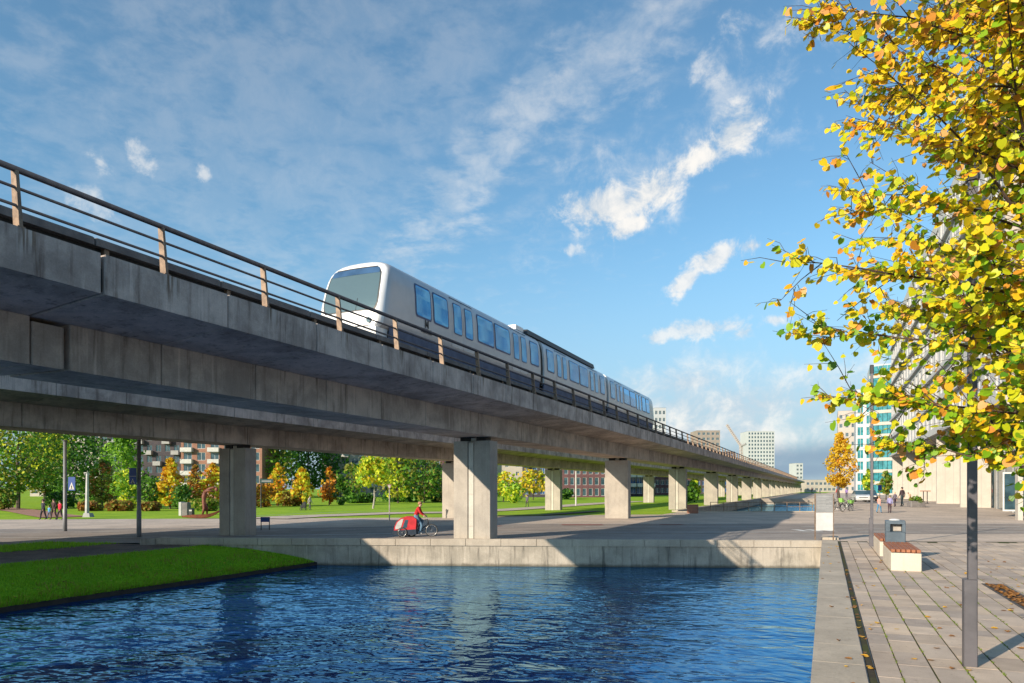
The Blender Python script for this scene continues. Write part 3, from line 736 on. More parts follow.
BEAR = MB().box(-0.62, -0.16, -0.25, 0.25, 4.272, 4.448).mesh('bearing', M['black'])
BEAR2 = MB().box(0.18, 0.62, -0.25, 0.25, 4.272, 4.448).mesh('bearing', M['black'])
SOLE = MB().box(-0.13, 0.14, -0.2, 0.2, 4.272, 4.40).mesh('bearing_plinth', M['strip'])
def viaduct(cx, label, y0, z_base):
    v = thing('viaduct', label, 'viaduct', (cx, 0, 0), 0, 'metro viaducts')
    j0 = 8.27
    ks = range(int(math.floor((y0 - j0) / SEG)), 69)
    for k in ks:
        y = j0 + k * SEG
        me = DP
        o = put(me, 'deck_segment', v, (cx, y + (0.02 if k == 0 else 0), 0))
        if k == -1: o.scale.y = (SEG - 0.02) / SEG
        if k == 0: o.scale.y = (SEG - 0.02) / SEG
        # the halved joint: the web breaks a little beyond the deck
        if k == 0:
            put(girder_piece(0.62, 5.24), 'girder_segment', v, (cx, y + 0.01, 0)); put(girder_piece(SEG - 0.72), 'girder_segment', v, (cx, y + 0.72, 0))
        else: put(GP, 'girder_segment', v, (cx, y, 0))
    y = j0 + 69 * SEG
    while y < 440:
        put(DP4, 'deck_segment', v, (cx, y, 0)); put(GP4, 'girder_segment', v, (cx, y, 0)); y += SEG * 4
    ya, yb = j0 + y0 - 6, y
    for a, b in ((y0 - 2, j0 - 0.08), (j0 + 0.8, y)):
        MB().box(cx - 0.88, cx + 0.88, a, b, 4.49, 5.31).build('joint_filler', M['black'], v)
        MB().box(cx - 2.80, cx + 2.80, a, b, 5.56, 5.97).build('joint_filler', M['black'], v)
    MB().box(cx - 2.79, cx + 2.79, j0 - 0.07, j0 + 0.6, 5.57, 5.96).build('joint_filler', M['black'], v)
    MB().box(cx - 2.5, cx + 2.5, j0 - 0.3, j0 + 0.9, 6.004, 6.03).build('joint_cover', M['rail'], v)
    for i in range(-1, 19):
        py = 28.0 + 23.4 * i; s = i % 2 == 0
        p = put(PM[s], 'pillar', v, (cx, py, z_base))
        for me in (BEAR, BEAR2, SOLE):
            q = put(me, me.name, p, (cx, py, 0)); 
        if s: put(STRIP, 'groove_strip', p, (cx, py, z_base))
    return v
VX, FX = -14.12, -27.92
via = viaduct(VX, 'concrete metro viaduct nearest the canal, carrying the train', -14, 0.0)
far = viaduct(FX, 'parallel concrete viaduct farther left, seen below the deck with the train', -14, 0.0)
# slab added left of the far deck to shade the bank and far pillar
mb = MB(); mb.prism([(FX - 13.0, 5.62), (FX - 13.0, 6.19), (FX - 2.87, 6.19), (FX - 2.87, 5.50)], -14, 31.5); mb.box(FX - 13.15, FX - 13.001, -14, 31.5, 5.5, 6.25)
recalc(mb.build('added_shade_slab', M['fascia'], far))
# railing on the right edge of the near deck
rl = put(None, 'guard_railing', via, (VX + 2.72, 0, TOP)); RX = VX + 2.72
pmesh = MB().hexa([(-0.03, -0.03, 0), (0.12, -0.03, 0), (0.12, 0.03, 0), (-0.03, 0.03, 0), (-0.10, -0.025, 0.90), (0.02, -0.025, 0.90), (0.02, 0.025, 0.90), (-0.10, 0.025, 0.90)])
pmesh.box(-0.06, 0.13, -0.06, 0.06, 0.001, 0.02)
pmesh = pmesh.mesh('post', M['galv'])
yy = 6.93 - 2.64 * 6
while yy < 330: put(pmesh, 'post', rl, (RX, yy, TOP)); yy += 2.64
for dx, z, r in ((-0.03, 0.925, 0.05), (0.0, 0.63, 0.024), (0.03, 0.345, 0.024)):
    MB().tube([(RX + dx, -10, TOP + z), (RX + dx, 440, TOP + z)], r, 10).build('rail', M['rail'], rl, smooth=True)
# trough cover beside the track, on short feet
tc = put(None, 'trough_cover', via, (VX + 1.65, 0, 6.3))
y = -9.0
while y < 300:
    MB().cbox(VX + 1.50, VX + 1.82, y + 0.01, y + 2.97, 6.68, 6.83, 0.02).build('cover_panel', M['cover'], tc); MB().box(VX + 1.52, VX + 1.68, y, y + 2.979, 6.15, 6.678).build('shadow_gap_backing', M['black'], tc)  # black backing stands in for the shadowed gap below the cover
    MB().box(VX + 1.69, VX + 1.78, y + 0.2, y + 0.3, 6.0, 6.678).build('foot', M['galv'], tc); y += 2.98
for dx in (-0.72, 0.72): MB().box(VX + dx - 0.035, VX + dx + 0.035, -9, 430, 6.16, 6.31).build('track_rail', M['rail'], via)
sl_ = MB()
for i in range(230): sl_.box(VX - 1.1, VX + 1.1, 2 + i * 0.75, 2.25 + i * 0.75, 6.002, 6.155)
o = sl_.build('sleeper', M['concrete'], via)

# ------------------------------------------------------------------ the train
TX = -14.0
tr = thing('metro_train', 'three car white driverless metro train with blue windows running on the viaduct', 'train', (TX, 18.72, 6.3))
PROF = [(1.10, 7.30), (1.262, 7.44), (1.275, 7.75), (1.275, 8.2), (1.25, 8.75), (1.205, 9.12), (1.13, 9.34), (0.98, 9.50), (0.75, 9.59), (0.42, 9.64), (0.0, 9.655)]
FULL = PROF + [(-x, z) for x, z in PROF[-2::-1]]
def side_x(z):
    for (xa, za), (xb, zb) in zip(PROF, PROF[1:]):
        if za <= z <= zb: return xa + (xb - xa) * (z - za) / (zb - za)
    return 1.2
def tilt(z): return 0.62 * (max(0, z - 7.3) / 2.35) ** 1.7
def ring(y, kx=1.0, kz=0.0, tf=0.0, sgn=1, prof=FULL):
    r = []
    for x, z in prof:
        zz = z - kz * max(0, (z - 7.3) / 2.35)
        r.append((TX + x * kx, y + sgn * tf * tilt(zz), zz))
    return r
def nose(y, sgn):
    return [ring(y, 0.88, 0.17, 1, sgn), ring(y + sgn * 0.05, 0.93, 0.09, 1, sgn), ring(y + sgn * 0.16, 0.968, 0.04, 0.9, sgn), ring(y + sgn * 0.42, 0.995, 0.01, 0.6, sgn), ring(y + sgn * 0.95, 1, 0, 0, sgn)]
CARS = [(18.72, 32.28), (32.78, 43.70), (44.15, 57.6)]
for i, (ya, yb) in enumerate(CARS):
    rs = []
    if i == 0: rs += nose(ya, 1)
    else: rs += [ring(ya)]
    if i == 2: rs += nose(yb, -1)[::-1]
    else: rs += [ring(yb)]
    lf = MB().loft(rs, caps=False); n_ = len(rs[0])
    for q in range(len(lf.f)):
        row = q // n_
        if (i == 0 and row < 2) or (i == 2 and row >= len(rs) - 3): lf.mi[q] = 1
    b = recalc(lf.build('car_body', [M['train'], M['train_white']], tr, smooth=True))
    # end panels
    for rr in (rs[0], rs[-1]):
        n = len(rr); ends = MB()
        for q in range(n // 2): ends.quad(rr[q], rr[q + 1], rr[n - 2 - q], rr[n - 1 - q])
        recalc(ends.build('end_panel', M['train_white'], b))
    s0 = ya + (0.55 if i == 0 else 0.05); s1 = yb - (0.55 if i == 2 else 0.05)
    for sx in (1, -1):
        MB().hexa([(TX + sx * 1.10, s0, 6.62), (TX + sx * 1.16, s0, 6.62), (TX + sx * 1.16, s1, 6.62), (TX + sx * 1.10, s1, 6.62), (TX + sx * 1.18, s0, 7.40), (TX + sx * 1.25, s0, 7.432), (TX + sx * 1.25, s1, 7.432), (TX + sx * 1.18, s1, 7.40)]).build('skirt', M['skirt'], b)
    MB().box(TX - 1.05, TX + 1.05, s0 + 0.2, s1 - 0.2, 6.75, 7.32).build('underframe', M['under'], b)
    for q in (0.2, 0.8):
        yc = ya + (yb - ya) * q; bg = MB()
        bg.box(TX - 0.95, TX + 0.95, yc - 1.1, yc + 1.1, 6.45, 6.75)
        for wy in (-0.75, 0.75):
            for wx in (-0.8, 0.8): bg.tube([(TX + wx - 0.06, yc + wy, 6.66), (TX + wx + 0.06, yc + wy, 6.66)], 0.35, 14)
        bg.build('bogie', M['under'], tr)
for ya, yb in ((32.28, 32.78), (43.70, 44.15)):
    MB().loft([[(TX + (x - TX) * 0.93, y, z - 0.06) for x, y, z in ring(yy_)] for yy_ in np.linspace(ya, yb, 2)]).build('gangway', M['black'], tr)
def pane(y0, y1, z0, z1, o, sx=1, r=0.08, n=4):
    """rounded window outline following the curved side"""
    pts = []
    for cy, cz, a0 in ((y1 - r, z1 - r, 0), (y0 + r, z1 - r, 90), (y0 + r, z0 + r, 180), (y1 - r, z0 + r, 270)):
        for k in range(n + 1):
            a = R(a0 + 90 * k / n); pts.append((cy + r * math.cos(a), cz + r * math.sin(a)))
    return [(TX + sx * (side_x(z) + o), y, z) for y, z in pts]
def strips(y0, y1, z0, z1, o, sx, r, mb, m=0):
    P = pane(y0, y1, z0, z1, o, sx, r); n = len(P); h = n // 2
    # upper and lower arcs stitched into cross strips so the pane follows the curve
    lv = sorted(set(round(p[2], 4) for p in P)); 
    P += [(TX + sx * (side_x(z) + o), y, z) for z in np.linspace(z0 + r, z1 - r, 9)[1:-1] for y in (y0, y1)]
    right = [p for p in P if p[1] > (y0 + y1) / 2]; left = [p for p in P if p[1] <= (y0 + y1) / 2]
    right.sort(key=lambda p: p[2]); left.sort(key=lambda p: p[2])
    for a, b, c, d in zip(left, right, right[1:], left[1:]): mb.quad(a, b, c, d, m)
WZ0, WZ1 = 8.05, 9.20
def window(y0, y1, sx=1, parent=None, z0=WZ0, z1=WZ1):
    mb = MB(); strips(y0, y1, z0, z1, 0.010, sx, 0.12, mb); w = recalc(mb.build('window', M['tframe'], parent or tr))
    mb = MB(); strips(y0 + 0.065, y1 - 0.065, z0 + 0.065, z1 - 0.065, 0.016, sx, 0.09, mb); recalc(mb.build('pane', M['twin'], w)); return w
def door(y0, y1, sx=1):
    ym = (y0 + y1) / 2
    for a, b in ((y0, ym - 0.01), (ym + 0.01, y1)):
        mb = MB(); strips(a, b, 7.5, 9.30, 0.006, sx, 0.04, mb); d_ = recalc(mb.build('door', M['train'], tr))
        mb = MB(); strips(a + 0.12, b - 0.10, WZ0 - 0.06, WZ1 - 0.02, 0.013, sx, 0.11, mb); strips(a + 0.165, b - 0.145, WZ0 - 0.015, WZ1 - 0.065, 0.018, sx, 0.08, mb, 1)
        recalc(mb.build('door_window', [M['tframe'], M['twin']], d_))
    mb = MB()
    for e in (y0 - 0.012, ym - 0.006, y1): mb.hexa([(TX + sx * (side_x(z) + q), e + w, z) for z in (7.5, 9.3) for q, w in ((0, 0), (0.009, 0), (0.009, 0.013), (0, 0.013))])
    mb.build('door_seal', M['dark'], tr)
    MB().hexa([(TX + sx * (side_x(z) + q), e, z) for z in (9.315, 9.345) for q, e in ((0, y0), (0.014, y0), (0.014, y1), (0, y1))]).build('door_track', M['dark'], tr)
for y0, y1 in ((20.72, 21.80), (21.92, 23.05), (25.40, 26.98), (27.06, 28.66), (30.95, 32.05)): window(y0, y1)
for y0, y1 in ((23.30, 25.12), (28.88, 30.62)): door(y0, y1)
for y0, y1 in ((33.15, 34.2), (36.55, 38.2), (38.3, 39.9), (42.3, 43.3)): window(y0, y1)
for y0, y1 in ((34.5, 36.25), (40.2, 41.95)): door(y0, y1)
for y0, y1 in ((44.6, 45.7), (47.9, 49.5), (49.6, 51.2), (53.2, 54.4), (54.5, 55.7)): window(y0, y1)
for y0, y1 in ((45.95, 47.7), (51.35, 53.0)): door(y0, y1)
# windscreen, lower nose, wiper, lamps
def front(z0, z1, inset, o, m, name, parent=tr, x0=-1, x1=1, r=0.0):
    mb = MB(); N = 12; rows = []
    for q in range(N + 1):
        z = z0 + (z1 - z0) * q / N
        w = side_x(min(z, 9.5)) * 0.88 - inset
        e = min(q, N - q) / N
        if r: w -= r * max(0, 1 - e * 5) ** 2
        zz = z; row = []
        for t in np.linspace(x0, x1, 9): row.append((TX + t * w, 18.72 + tilt(zz) - o - 0.05 * (1 - t * t), zz))
        rows.append(row)
    for a, b in zip(rows, rows[1:]):
        for k in range(8): mb.quad(a[k], a[k + 1], b[k + 1], b[k])
    return recalc(mb.build(name, m, parent, smooth=True))
ws = front(7.84, 9.39, 0.055, 0.008, M['dark'], 'windscreen_gasket', r=0.12)
front(7.885, 9.345, 0.095, 0.016, M['screen'], 'windscreen', ws, r=0.12)
front(9.13, 9.342, 0.11, 0.024, M['band'], 'destination_band', ws, r=0.05)
front(7.36, 7.84, 0.02, 0.02, M['train_white'], 'nose_panel')
mb = MB(); mb.tube([(TX + 0.45, 18.74, 7.9), (TX + 0.1, 18.80, 8.15), (TX - 0.35, 18.78, 8.02)], 0.014, 6); mb.tube([(TX + 0.28, 18.72, 7.88), (TX + 0.30, 18.80, 8.28)], 0.012, 6)
mb.build('wiper', M['dark'], ws)
for sx in (-0.82, 0.82): MB().tube([(TX + sx, 18.70, 7.52), (TX + sx, 18.64, 7.52)], 0.09, 12).build('headlight', M['screen'], tr)
MB().hexa([(TX - 1.0, 18.76, 6.72), (TX + 1.0, 18.76, 6.72), (TX + 1.05, 19.3, 6.72), (TX - 1.05, 19.3, 6.72), (TX - 1.08, 18.68, 7.30), (TX + 1.08, 18.68, 7.30), (TX + 1.1, 19.3, 7.30), (TX - 1.1, 19.3, 7.30)]).build('bumper', M['train_white'], tr)
MB().box(TX - 0.2, TX + 0.2, 18.45, 18.8, 6.60, 6.80).build('coupler', M['under'], tr)
MB().hexa([(TX - 0.95, 31.2, 9.60), (TX + 1.0, 31.2, 9.56), (TX + 1.0, 42.0, 9.56), (TX - 0.95, 42.0, 9.60), (TX - 0.85, 31.35, 9.86), (TX + 0.95, 31.35, 9.80), (TX + 0.95, 41.9, 9.80), (TX - 0.85, 41.9, 9.86)]).build('roof_unit', M['dark'], tr)
MB().box(TX - 0.6, TX + 0.85, 30.2, 31.1, 9.60, 9.80).build('roof_unit', M['train_white'], tr)
# operator mark on the side
def text(name, body, size, loc, rot, m, parent, ext=0.002):
    cu = bpy.data.curves.new(name, 'FONT'); cu.body = body; cu.size = size; cu.extrude = ext; cu.offset = size * 0.035; cu.align_x = 'CENTER'; cu.align_y = 'CENTER'
    tmp = bpy.data.objects.new(name, cu); me = bpy.data.meshes.new_from_object(tmp); bpy.data.objects.remove(tmp); me.materials.clear(); me.materials.append(m)
    o = bpy.data.objects.new(name, me); COL.objects.link(o); o.location = loc; o.rotation_euler = rot
    if parent: adopt(o, parent)
    return o
text('metro_mark', 'M', 0.36, (TX + 1.288, 21.45, 7.90), (R(90), 0, R(90)), M['dark'], tr)
text('metro_wordmark', 'METRO', 0.22, (TX + 1.288, 21.45, 7.66), (R(90), 0, R(90)), M['dark'], tr)
# ------------------------------------------------------------------ trees and shrubs
def leaf_cloud(seed, shape, n, size, mats, clumps=40, weights=None, zbias=0.0):
    """many small leaf faces gathered in clumps inside shape(t) = (radius, height) along the crown"""
    g = np.random.default_rng(seed)
    rad, h0, h1 = shape
    C = []
    for _ in range(clumps):
        t = g.uniform(0, 1); r = rad(t) * math.sqrt(g.uniform(0.12, 1)); a = g.uniform(0, 2 * math.pi)
        C.append((r * math.cos(a), r * math.sin(a), h0 + (h1 - h0) * t, rad(t) * g.uniform(0.20, 0.40) + rad(0.4) * 0.09 + 0.08, 0))
    C = np.array(C)
    idx = g.integers(0, clumps, n)
    dirs = g.normal(size=(n, 3)); dirs /= np.linalg.norm(dirs, axis=1)[:, None]
    pos = C[idx, :3] + dirs * (C[idx, 3] * g.uniform(0.45, 1.0, n) ** 0.5)[:, None] * np.array([1, 1, 0.85])
    nr = dirs + g.normal(size=(n, 3)) * 0.7; nr /= np.linalg.norm(nr, axis=1)[:, None]
    up = g.normal(size=(n, 3)); a = np.cross(nr, up); a /= np.linalg.norm(a, axis=1)[:, None]; b = np.cross(nr, a)
    s = (size * g.uniform(0.6, 1.3, n))[:, None]
    V = np.stack([pos - a * s * 0.5, pos - b * s * 0.62, pos + a * s * 0.5, pos + b * s * 0.75], 1).reshape(-1, 3)
    me = bpy.data.meshes.new('crown')
    me.vertices.add(len(V)); me.vertices.foreach_set('co', V.ravel())
    me.loops.add(n * 4); me.loops.foreach_set('vertex_index', np.arange(n * 4))
    me.polygons.add(n); me.polygons.foreach_set('loop_start', np.arange(n) * 4)
    try: me.polygons.foreach_set('loop_total', np.full(n, 4))
    except Exception: pass
    for m in mats: me.materials.append(m)
    w = np.array(weights or [1.0 / len(mats)] * len(mats)); w = w / w.sum()
    cm = g.choice(len(mats), clumps, p=w); mi = np.where(g.uniform(size=n) < 0.7, cm[idx], g.choice(len(mats), n, p=w))
    me.polygons.foreach_set('material_index', mi.astype(np.int32))
    me.update(); me.validate(); return me
def trunk_mesh(seed, h, r, crown_r, m, limbs=7, top=0.8):
    g = random.Random(seed); mb = MB()
    bend = [(g.uniform(-.03, .03) * h, g.uniform(-.03, .03) * h) for _ in range(4)]
    pts = [(0, 0, -0.1)] + [(bend[i][0], bend[i][1], h * top * (i + 1) / 4) for i in range(4)]
    mb.tube(pts, [r * 1.25, r, r * 0.8, r * 0.55, r * 0.25], 7)
    for i in range(limbs):
        t = g.uniform(0.32, 0.95); a = g.uniform(0, 6.28); z = h * top * t; q = crown_r * g.uniform(0.5, 0.85)
        mb.tube([(0, 0, z), (math.cos(a) * q * 0.5, math.sin(a) * q * 0.5, z + q * 0.45), (math.cos(a) * q, math.sin(a) * q, z + q * 0.8)], [r * 0.45 * (1.2 - t), r * 0.28, r * 0.1], 5)
    return mb.mesh('trunk', m)
SHAPES = {
 'round': lambda R_: (lambda t: R_ * math.sqrt(max(0.05, 1 - (2 * t - 1) ** 2)) ** 0.8),
 'cone': lambda R_: (lambda t: R_ * (0.25 + 0.75 * min(1, t * 4)) * (1 - t) ** 0.75 + 0.05),
 'egg': lambda R_: (lambda t: R_ * math.sin(math.pi * min(1, 0.12 + 0.86 * t ** 0.8))),
 'wide': lambda R_: (lambda t: R_ * (1 - 0.55 * t) * min(1, 0.6 + t * 2)),
}
_n = [0]
def tree(name, label, cat, px, py, top, width, kinds, shape='round', base=0.15, n=None, group=None, weights=None, bark='bark', leaf=None, v=None):
    """a tree standing at column px, row py, whose top shows at row top and whose crown is width pixels wide"""
    _n[0] += 1
    p = AT(px, py); vv = -p.x * ST + p.y * CT
    H = (py - top) * vv / F; Rr = width / 2 * vv / F
    t = thing(name, label, cat, (p.x, p.y, p.z), 0, group)
    ls = leaf or max(0.16, vv * 2.5 / F)
    area = H * Rr * 2
    n = n or int(min(7000, max(500, area / (ls * ls) * 4.2)))
    me = leaf_cloud(_n[0] * 7 + 1, (SHAPES[shape](Rr * 0.86), H * base + Rr * 0.1, H * 0.95), n, ls, [LEAF[k] for k in kinds], int(60 + area * 0.35), weights)
    tm = trunk_mesh(_n[0], H, max(0.05, 0.016 * H), Rr, M[bark])
    put(tm, 'trunk', t, world=False); put(me, 'crown', t, world=False)
    return t
T = tree
T('leafy_tree', 'large olive green tree at the far left above the dark green notice board', 'tree', 18, 509, 408, 112, ['green', 'lime', 'olive', 'dark'], 'round', 0.18, weights=[4, 1.5, 2, 2])
T('leafy_tree', 'deep green tree behind the left lamp post with the blue sign', 'tree', 72, 503, 420, 84, ['dark', 'green'], 'round', 0.12, weights=[3, 2])
T('leafy_tree', 'dark green tree half hidden behind the large olive tree at far left', 'tree', 45, 502, 425, 60, ['dark', 'green', 'olive'], 'round', 0.1)
T('young_tree', 'round brownish green young tree beside the pale bollard light', 'tree', 103, 508, 458, 33, ['olive', 'russet', 'green'], 'egg', 0.12, weights=[4, 2, 2])
T('leafy_tree', 'bright green tree just left of the second lamp post', 'tree', 124, 504, 424, 48, ['bright', 'green'], 'egg', 0.1)
T('shrub', 'yellow green bush at the foot of the bright green tree', 'shrub', 128, 509, 468, 32, ['lime', 'bright', 'green'], 'round', 0.04)
T('shrub', 'dark green bush right of the second lamp post', 'shrub', 150, 509, 476, 30, ['dark', 'green'], 'round', 0.02)
T('autumn_tree', 'golden pointed tree in front of the dark apartment block', 'tree', 170, 509, 456, 40, ['yellow', 'orange', 'lime'], 'cone', 0.06, weights=[4, 1.5, 1.5])
T('shrub', 'dark bush between the golden tree and the rusty sculpture', 'shrub', 183, 510, 484, 22, ['dark', 'green'], 'round', 0.02)
T('autumn_tree', 'orange brown tree left of the sculpture figure', 'tree', 196, 508, 464, 24, ['orange', 'russet', 'olive'], 'egg', 0.06)
T('autumn_tree', 'yellow orange tree behind the sculpture figure', 'tree', 213, 508, 462, 32, ['yellow', 'orange', 'lime'], 'egg', 0.06)
T('autumn_tree', 'yellow tree just right of the far pillar under the deck', 'tree', 278, 506, 462, 24, ['yellow', 'lime', 'orange'], 'egg', 0.06)
T('shrub', 'orange bush low beside the street name sign', 'shrub', 264, 507, 484, 26, ['orange', 'russet', 'yellow'], 'round', 0.02)
T('leafy_tree', 'pale green tree behind the yellow tree right of the far pillar', 'tree', 272, 498, 432, 52, ['green', 'bright', 'olive'], 'round', 0.1)
T('leafy_tree', 'big dark green tree at the middle of the park', 'tree', 308, 497, 428, 76, ['dark', 'green'], 'round', 0.12, weights=[3, 2])
T('autumn_tree', 'yellow green pointed tree with an orange tip in the park', 'tree', 302, 506, 466, 34, ['lime', 'yellow', 'orange'], 'cone', 0.03, weights=[4, 3, 1])
T('autumn_tree', 'narrow orange tree beside a dark green column of leaves', 'tree', 329, 505, 466, 20, ['orange', 'russet', 'yellow'], 'egg', 0.04, weights=[4, 2, 1])
T('evergreen_tree', 'dark green narrow tree right of the orange tree', 'tree', 341, 505, 474, 16, ['dark', 'green'], 'egg', 0.02)
T('leafy_tree', 'grey green loose tree in front of the pale apartment block', 'tree', 352, 502, 462, 28, ['olive', 'green'], 'round', 0.1, n=700)
T('young_tree', 'thin young tree with lime leaves and a pale straight trunk on the lawn', 'tree', 373, 508.6, 455, 46, ['lime', 'bright', 'yellow'], 'wide', 0.42, bark='palebark', weights=[3, 2, 1])
T('leafy_tree', 'yellowish green tree behind the pole with the triangular sign', 'tree', 398, 503, 448, 44, ['lime', 'green', 'olive'], 'round', 0.1)
T('leafy_tree', 'wide dark green tree left of the hidden far pillar', 'tree', 424, 503, 458, 54, ['green', 'olive', 'dark'], 'round', 0.06)
T('young_tree', 'small yellow green tree right of the near pillar', 'tree', 503, 502, 472, 34, ['lime', 'yellow', 'bright'], 'round', 0.2)
T('young_tree', 'low yellow green tree in front of the navy house', 'tree', 533, 500, 470, 42, ['lime', 'olive', 'yellow'], 'wide', 0.2)
T('shrub', 'low bright bush between the two small trees right of the near pillar', 'shrub', 514, 503, 484, 22, ['bright', 'lime'], 'round', 0.05)
T('leafy_tree', 'small lime tree between the far pillars in the distance', 'tree', 694, 501, 480, 12, ['lime', 'bright'], 'round', 0.15)
T('leafy_tree', 'dark bush between two distant pillars beyond the grass', 'tree', 690, 503, 488, 16, ['dark', 'green'], 'round', 0.1)
T('autumn_tree', 'golden cone shaped street tree beyond the bridge on the promenade', 'tree', 840, 505.5, 429, 42, ['yellow', 'orange'], 'cone', 0.24, weights=[5, 1], n=3600, leaf=0.20)
T('street_tree', 'small green street tree in front of the glass bay building', 'tree', 886, 500, 470, 14, ['green', 'olive'], 'egg', 0.2)
T('street_tree', 'narrow green tree beside the white glazed tower', 'tree', 868, 499, 468, 10, ['lime', 'green'], 'egg', 0.2)
g_ = random.Random(3)
for i, (px, py, w, h, kk, lab) in enumerate([(0, 510, 28, 22, ['olive', 'green'], 'bush under the large tree at the left edge'), (150, 511, 20, 8, ['russet', 'olive'], 'low brown bush on the lawn edge near the second lamp post'), (120, 511, 26, 9, ['olive', 'russet'], 'low olive hedge left of the second lamp post'), (90, 511, 22, 8, ['russet', 'olive'], 'low reddish hedge behind the bollard light'), (60, 508, 30, 14, ['green', 'dark'], 'green bush behind the walking people'), (205, 511, 24, 12, ['olive', 'green'], 'green bush behind the boat of the sculpture'), (290, 506, 24, 12, ['olive', 'russet'], 'low bush behind the stroller'), (360, 503, 30, 8, ['dark', 'green'], 'dark hedge under the pale apartment block'), (400, 502, 40, 8, ['dark', 'green'], 'long dark hedge left of the cyclist'), (440, 502, 30, 10, ['dark', 'olive'], 'hedge end hidden beside the pillar'), (100, 503, 50, 18, ['green', 'dark'], 'broad dark bush behind the young tree'), (160, 504, 46, 16, ['olive', 'green'], 'bush below the dark apartments'), (235, 505, 44, 24, ['olive', 'orange'], 'bush mostly behind the far pillar'), (560, 499, 30, 8, ['dark', 'green'], 'low hedge in front of the brick terrace')]):
    T('shrub', lab, 'shrub', px, py, py - h, w, kk, 'round', 0.0, n=900)

# ------------------------------------------------------------------ buildings
WINM = {}
def win_mesh(w, h, fm, gm, mull=1):
    k = (round(w, 2), round(h, 2), fm, gm, mull)
    if k in WINM: return WINM[k]
    mb = MB(); f = 0.07
    mb.quad((0, 0.10, 0), (w, 0.10, 0), (w, 0.10, h), (0, 0.10, h), 1)
    for x0, x1, z0, z1 in [(0, w, 0, f), (0, w, h - f, h), (0, f, f, h - f), (w - f, w, f, h - f)] + [(w * (i + 1) / (mull + 1) - f / 2, w * (i + 1) / (mull + 1) + f / 2, f, h - f) for i in range(mull)]:
        mb.box(x0, x1, 0.04, 0.099, z0, z1, 0)
    WINM[k] = mb.mesh('window', [M[fm], M[gm]]); return WINM[k]
def facade(mb, W, floors, fh, bays, ww, wh, sill, z0=0.0, m=0, H=None):
    """front wall on y = 0 with real openings"""
    bw = W / bays; top = H or (z0 + floors * fh)
    if z0 > 0: mb.quad((0, 0, -1.5), (W, 0, -1.5), (W, 0, z0), (0, 0, z0), m)
    else: mb.quad((0, 0, -1.5), (W, 0, -1.5), (W, 0, 0), (0, 0, 0), m)
    for f in range(floors):
        for b in range(bays):
            x0, x1, za, zb = b * bw, (b + 1) * bw, z0 + f * fh, z0 + (f + 1) * fh
            a, c, d, e = x0 + (bw - ww) / 2, x0 + (bw + ww) / 2, za + sill, za + sill + wh
            mb.quad((x0, 0, za), (x1, 0, za), (x1, 0, d), (x0, 0, d), m); mb.quad((x0, 0, e), (x1, 0, e), (x1, 0, zb), (x0, 0, zb), m)
            mb.quad((x0, 0, d), (a, 0, d), (a, 0, e), (x0, 0, e), m); mb.quad((c, 0, d), (x1, 0, d), (x1, 0, e), (c, 0, e), m)
            r = 0.16
            mb.quad((a, 0, d), (c, 0, d), (c, r, d), (a, r, d), m); mb.quad((a, 0, e), (a, r, e), (c, r, e), (c, 0, e), m)
            mb.quad((a, 0, d), (a, r, d), (a, r, e), (a, 0, e), m); mb.quad((c, 0, d), (c, 0, e), (c, r, e), (c, r, d), m)
    if top > z0 + floors * fh: mb.quad((0, 0, z0 + floors * fh), (W, 0, z0 + floors * fh), (W, 0, top), (0, 0, top), m)
    return bw, top
def block(name, label, cat, loc, rz, W, D, floors, fh, bays, ww, wh, wall, sill=0.9, z0=0.0, fm='white', gm='bglass', mull=1, balc=None, par=0.5, roof='grey', group=None, side=None):
    t = thing(name, label, cat, loc, rz, group)
    mb = MB(); bw, top = facade(mb, W, floors, fh, bays, ww, wh, sill, z0, 0, z0 + floors * fh + par)
    mb.quad((W, 0, -1.5), (W, D, -1.5), (W, D, top), (W, 0, top)); mb.quad((0, D, -1.5), (0, 0, -1.5), (0, 0, top), (0, D, top)); mb.quad((W, D, -1.5), (0, D, -1.5), (0, D, top), (W, D, top))
    mb.quad((0, 0.16, -1), (W, 0.16, -1), (W, 0.16, top - .1), (0, 0.16, top - .1)) if False else None
    mb.build('wall', M[wall], t, world=False)
    MB().box(-0.05, W + 0.05, -0.05, D + 0.05, top + 0.003, top + 0.12).build('roof', M[roof], t, world=False)
    wmesh = win_mesh(ww, wh, fm, gm, mull)
    for f in range(floors):
        for b in range(bays):
            put(wmesh, 'window', t, (b * bw + (bw - ww) / 2, 0.03, z0 + f * fh + sill), world=False)
    if balc:
        bm = MB(); q = bw * 0.84; bm.box(0, q, -1.3, -0.004, -0.16, 0.0, 0); bm.box(0, q, -1.3, -1.26, 0.003, 1.05, 1); bm.box(0, 0.04, -1.255, -0.01, 0.003, 1.05, 1); bm.box(q - 0.04, q, -1.255, -0.01, 0.003, 1.05, 1)
        bm = bm.mesh('balcony', [M['grey'], M[balc[0]]])
        for f in range(1, floors):
            for b in range(bays):
                if (b + f * balc[2]) % balc[1] == 0: put(bm, 'balcony', t, (b * bw + bw * 0.08, 0, z0 + f * fh + 0.1), world=False)
    return t
def facing(px0, px1, v0, base_dz=0.0):
    """left front corner and width of a building that faces the camera spot at distance v0"""
    a = UV((px0 - 512) * v0 / F, v0); w = (px1 - px0) * v0 / F
    return (a.x, a.y, G(a.x, a.y)), w
def fblock(name, label, cat, px0, px1, v0, turn=0.0, **k):
    loc, W = facing(px0, px1, v0)
    if turn: W /= CT
    return block(name, label, cat, loc, 0 if turn else TH, W, k.pop('D', 14), **k)
B = fblock
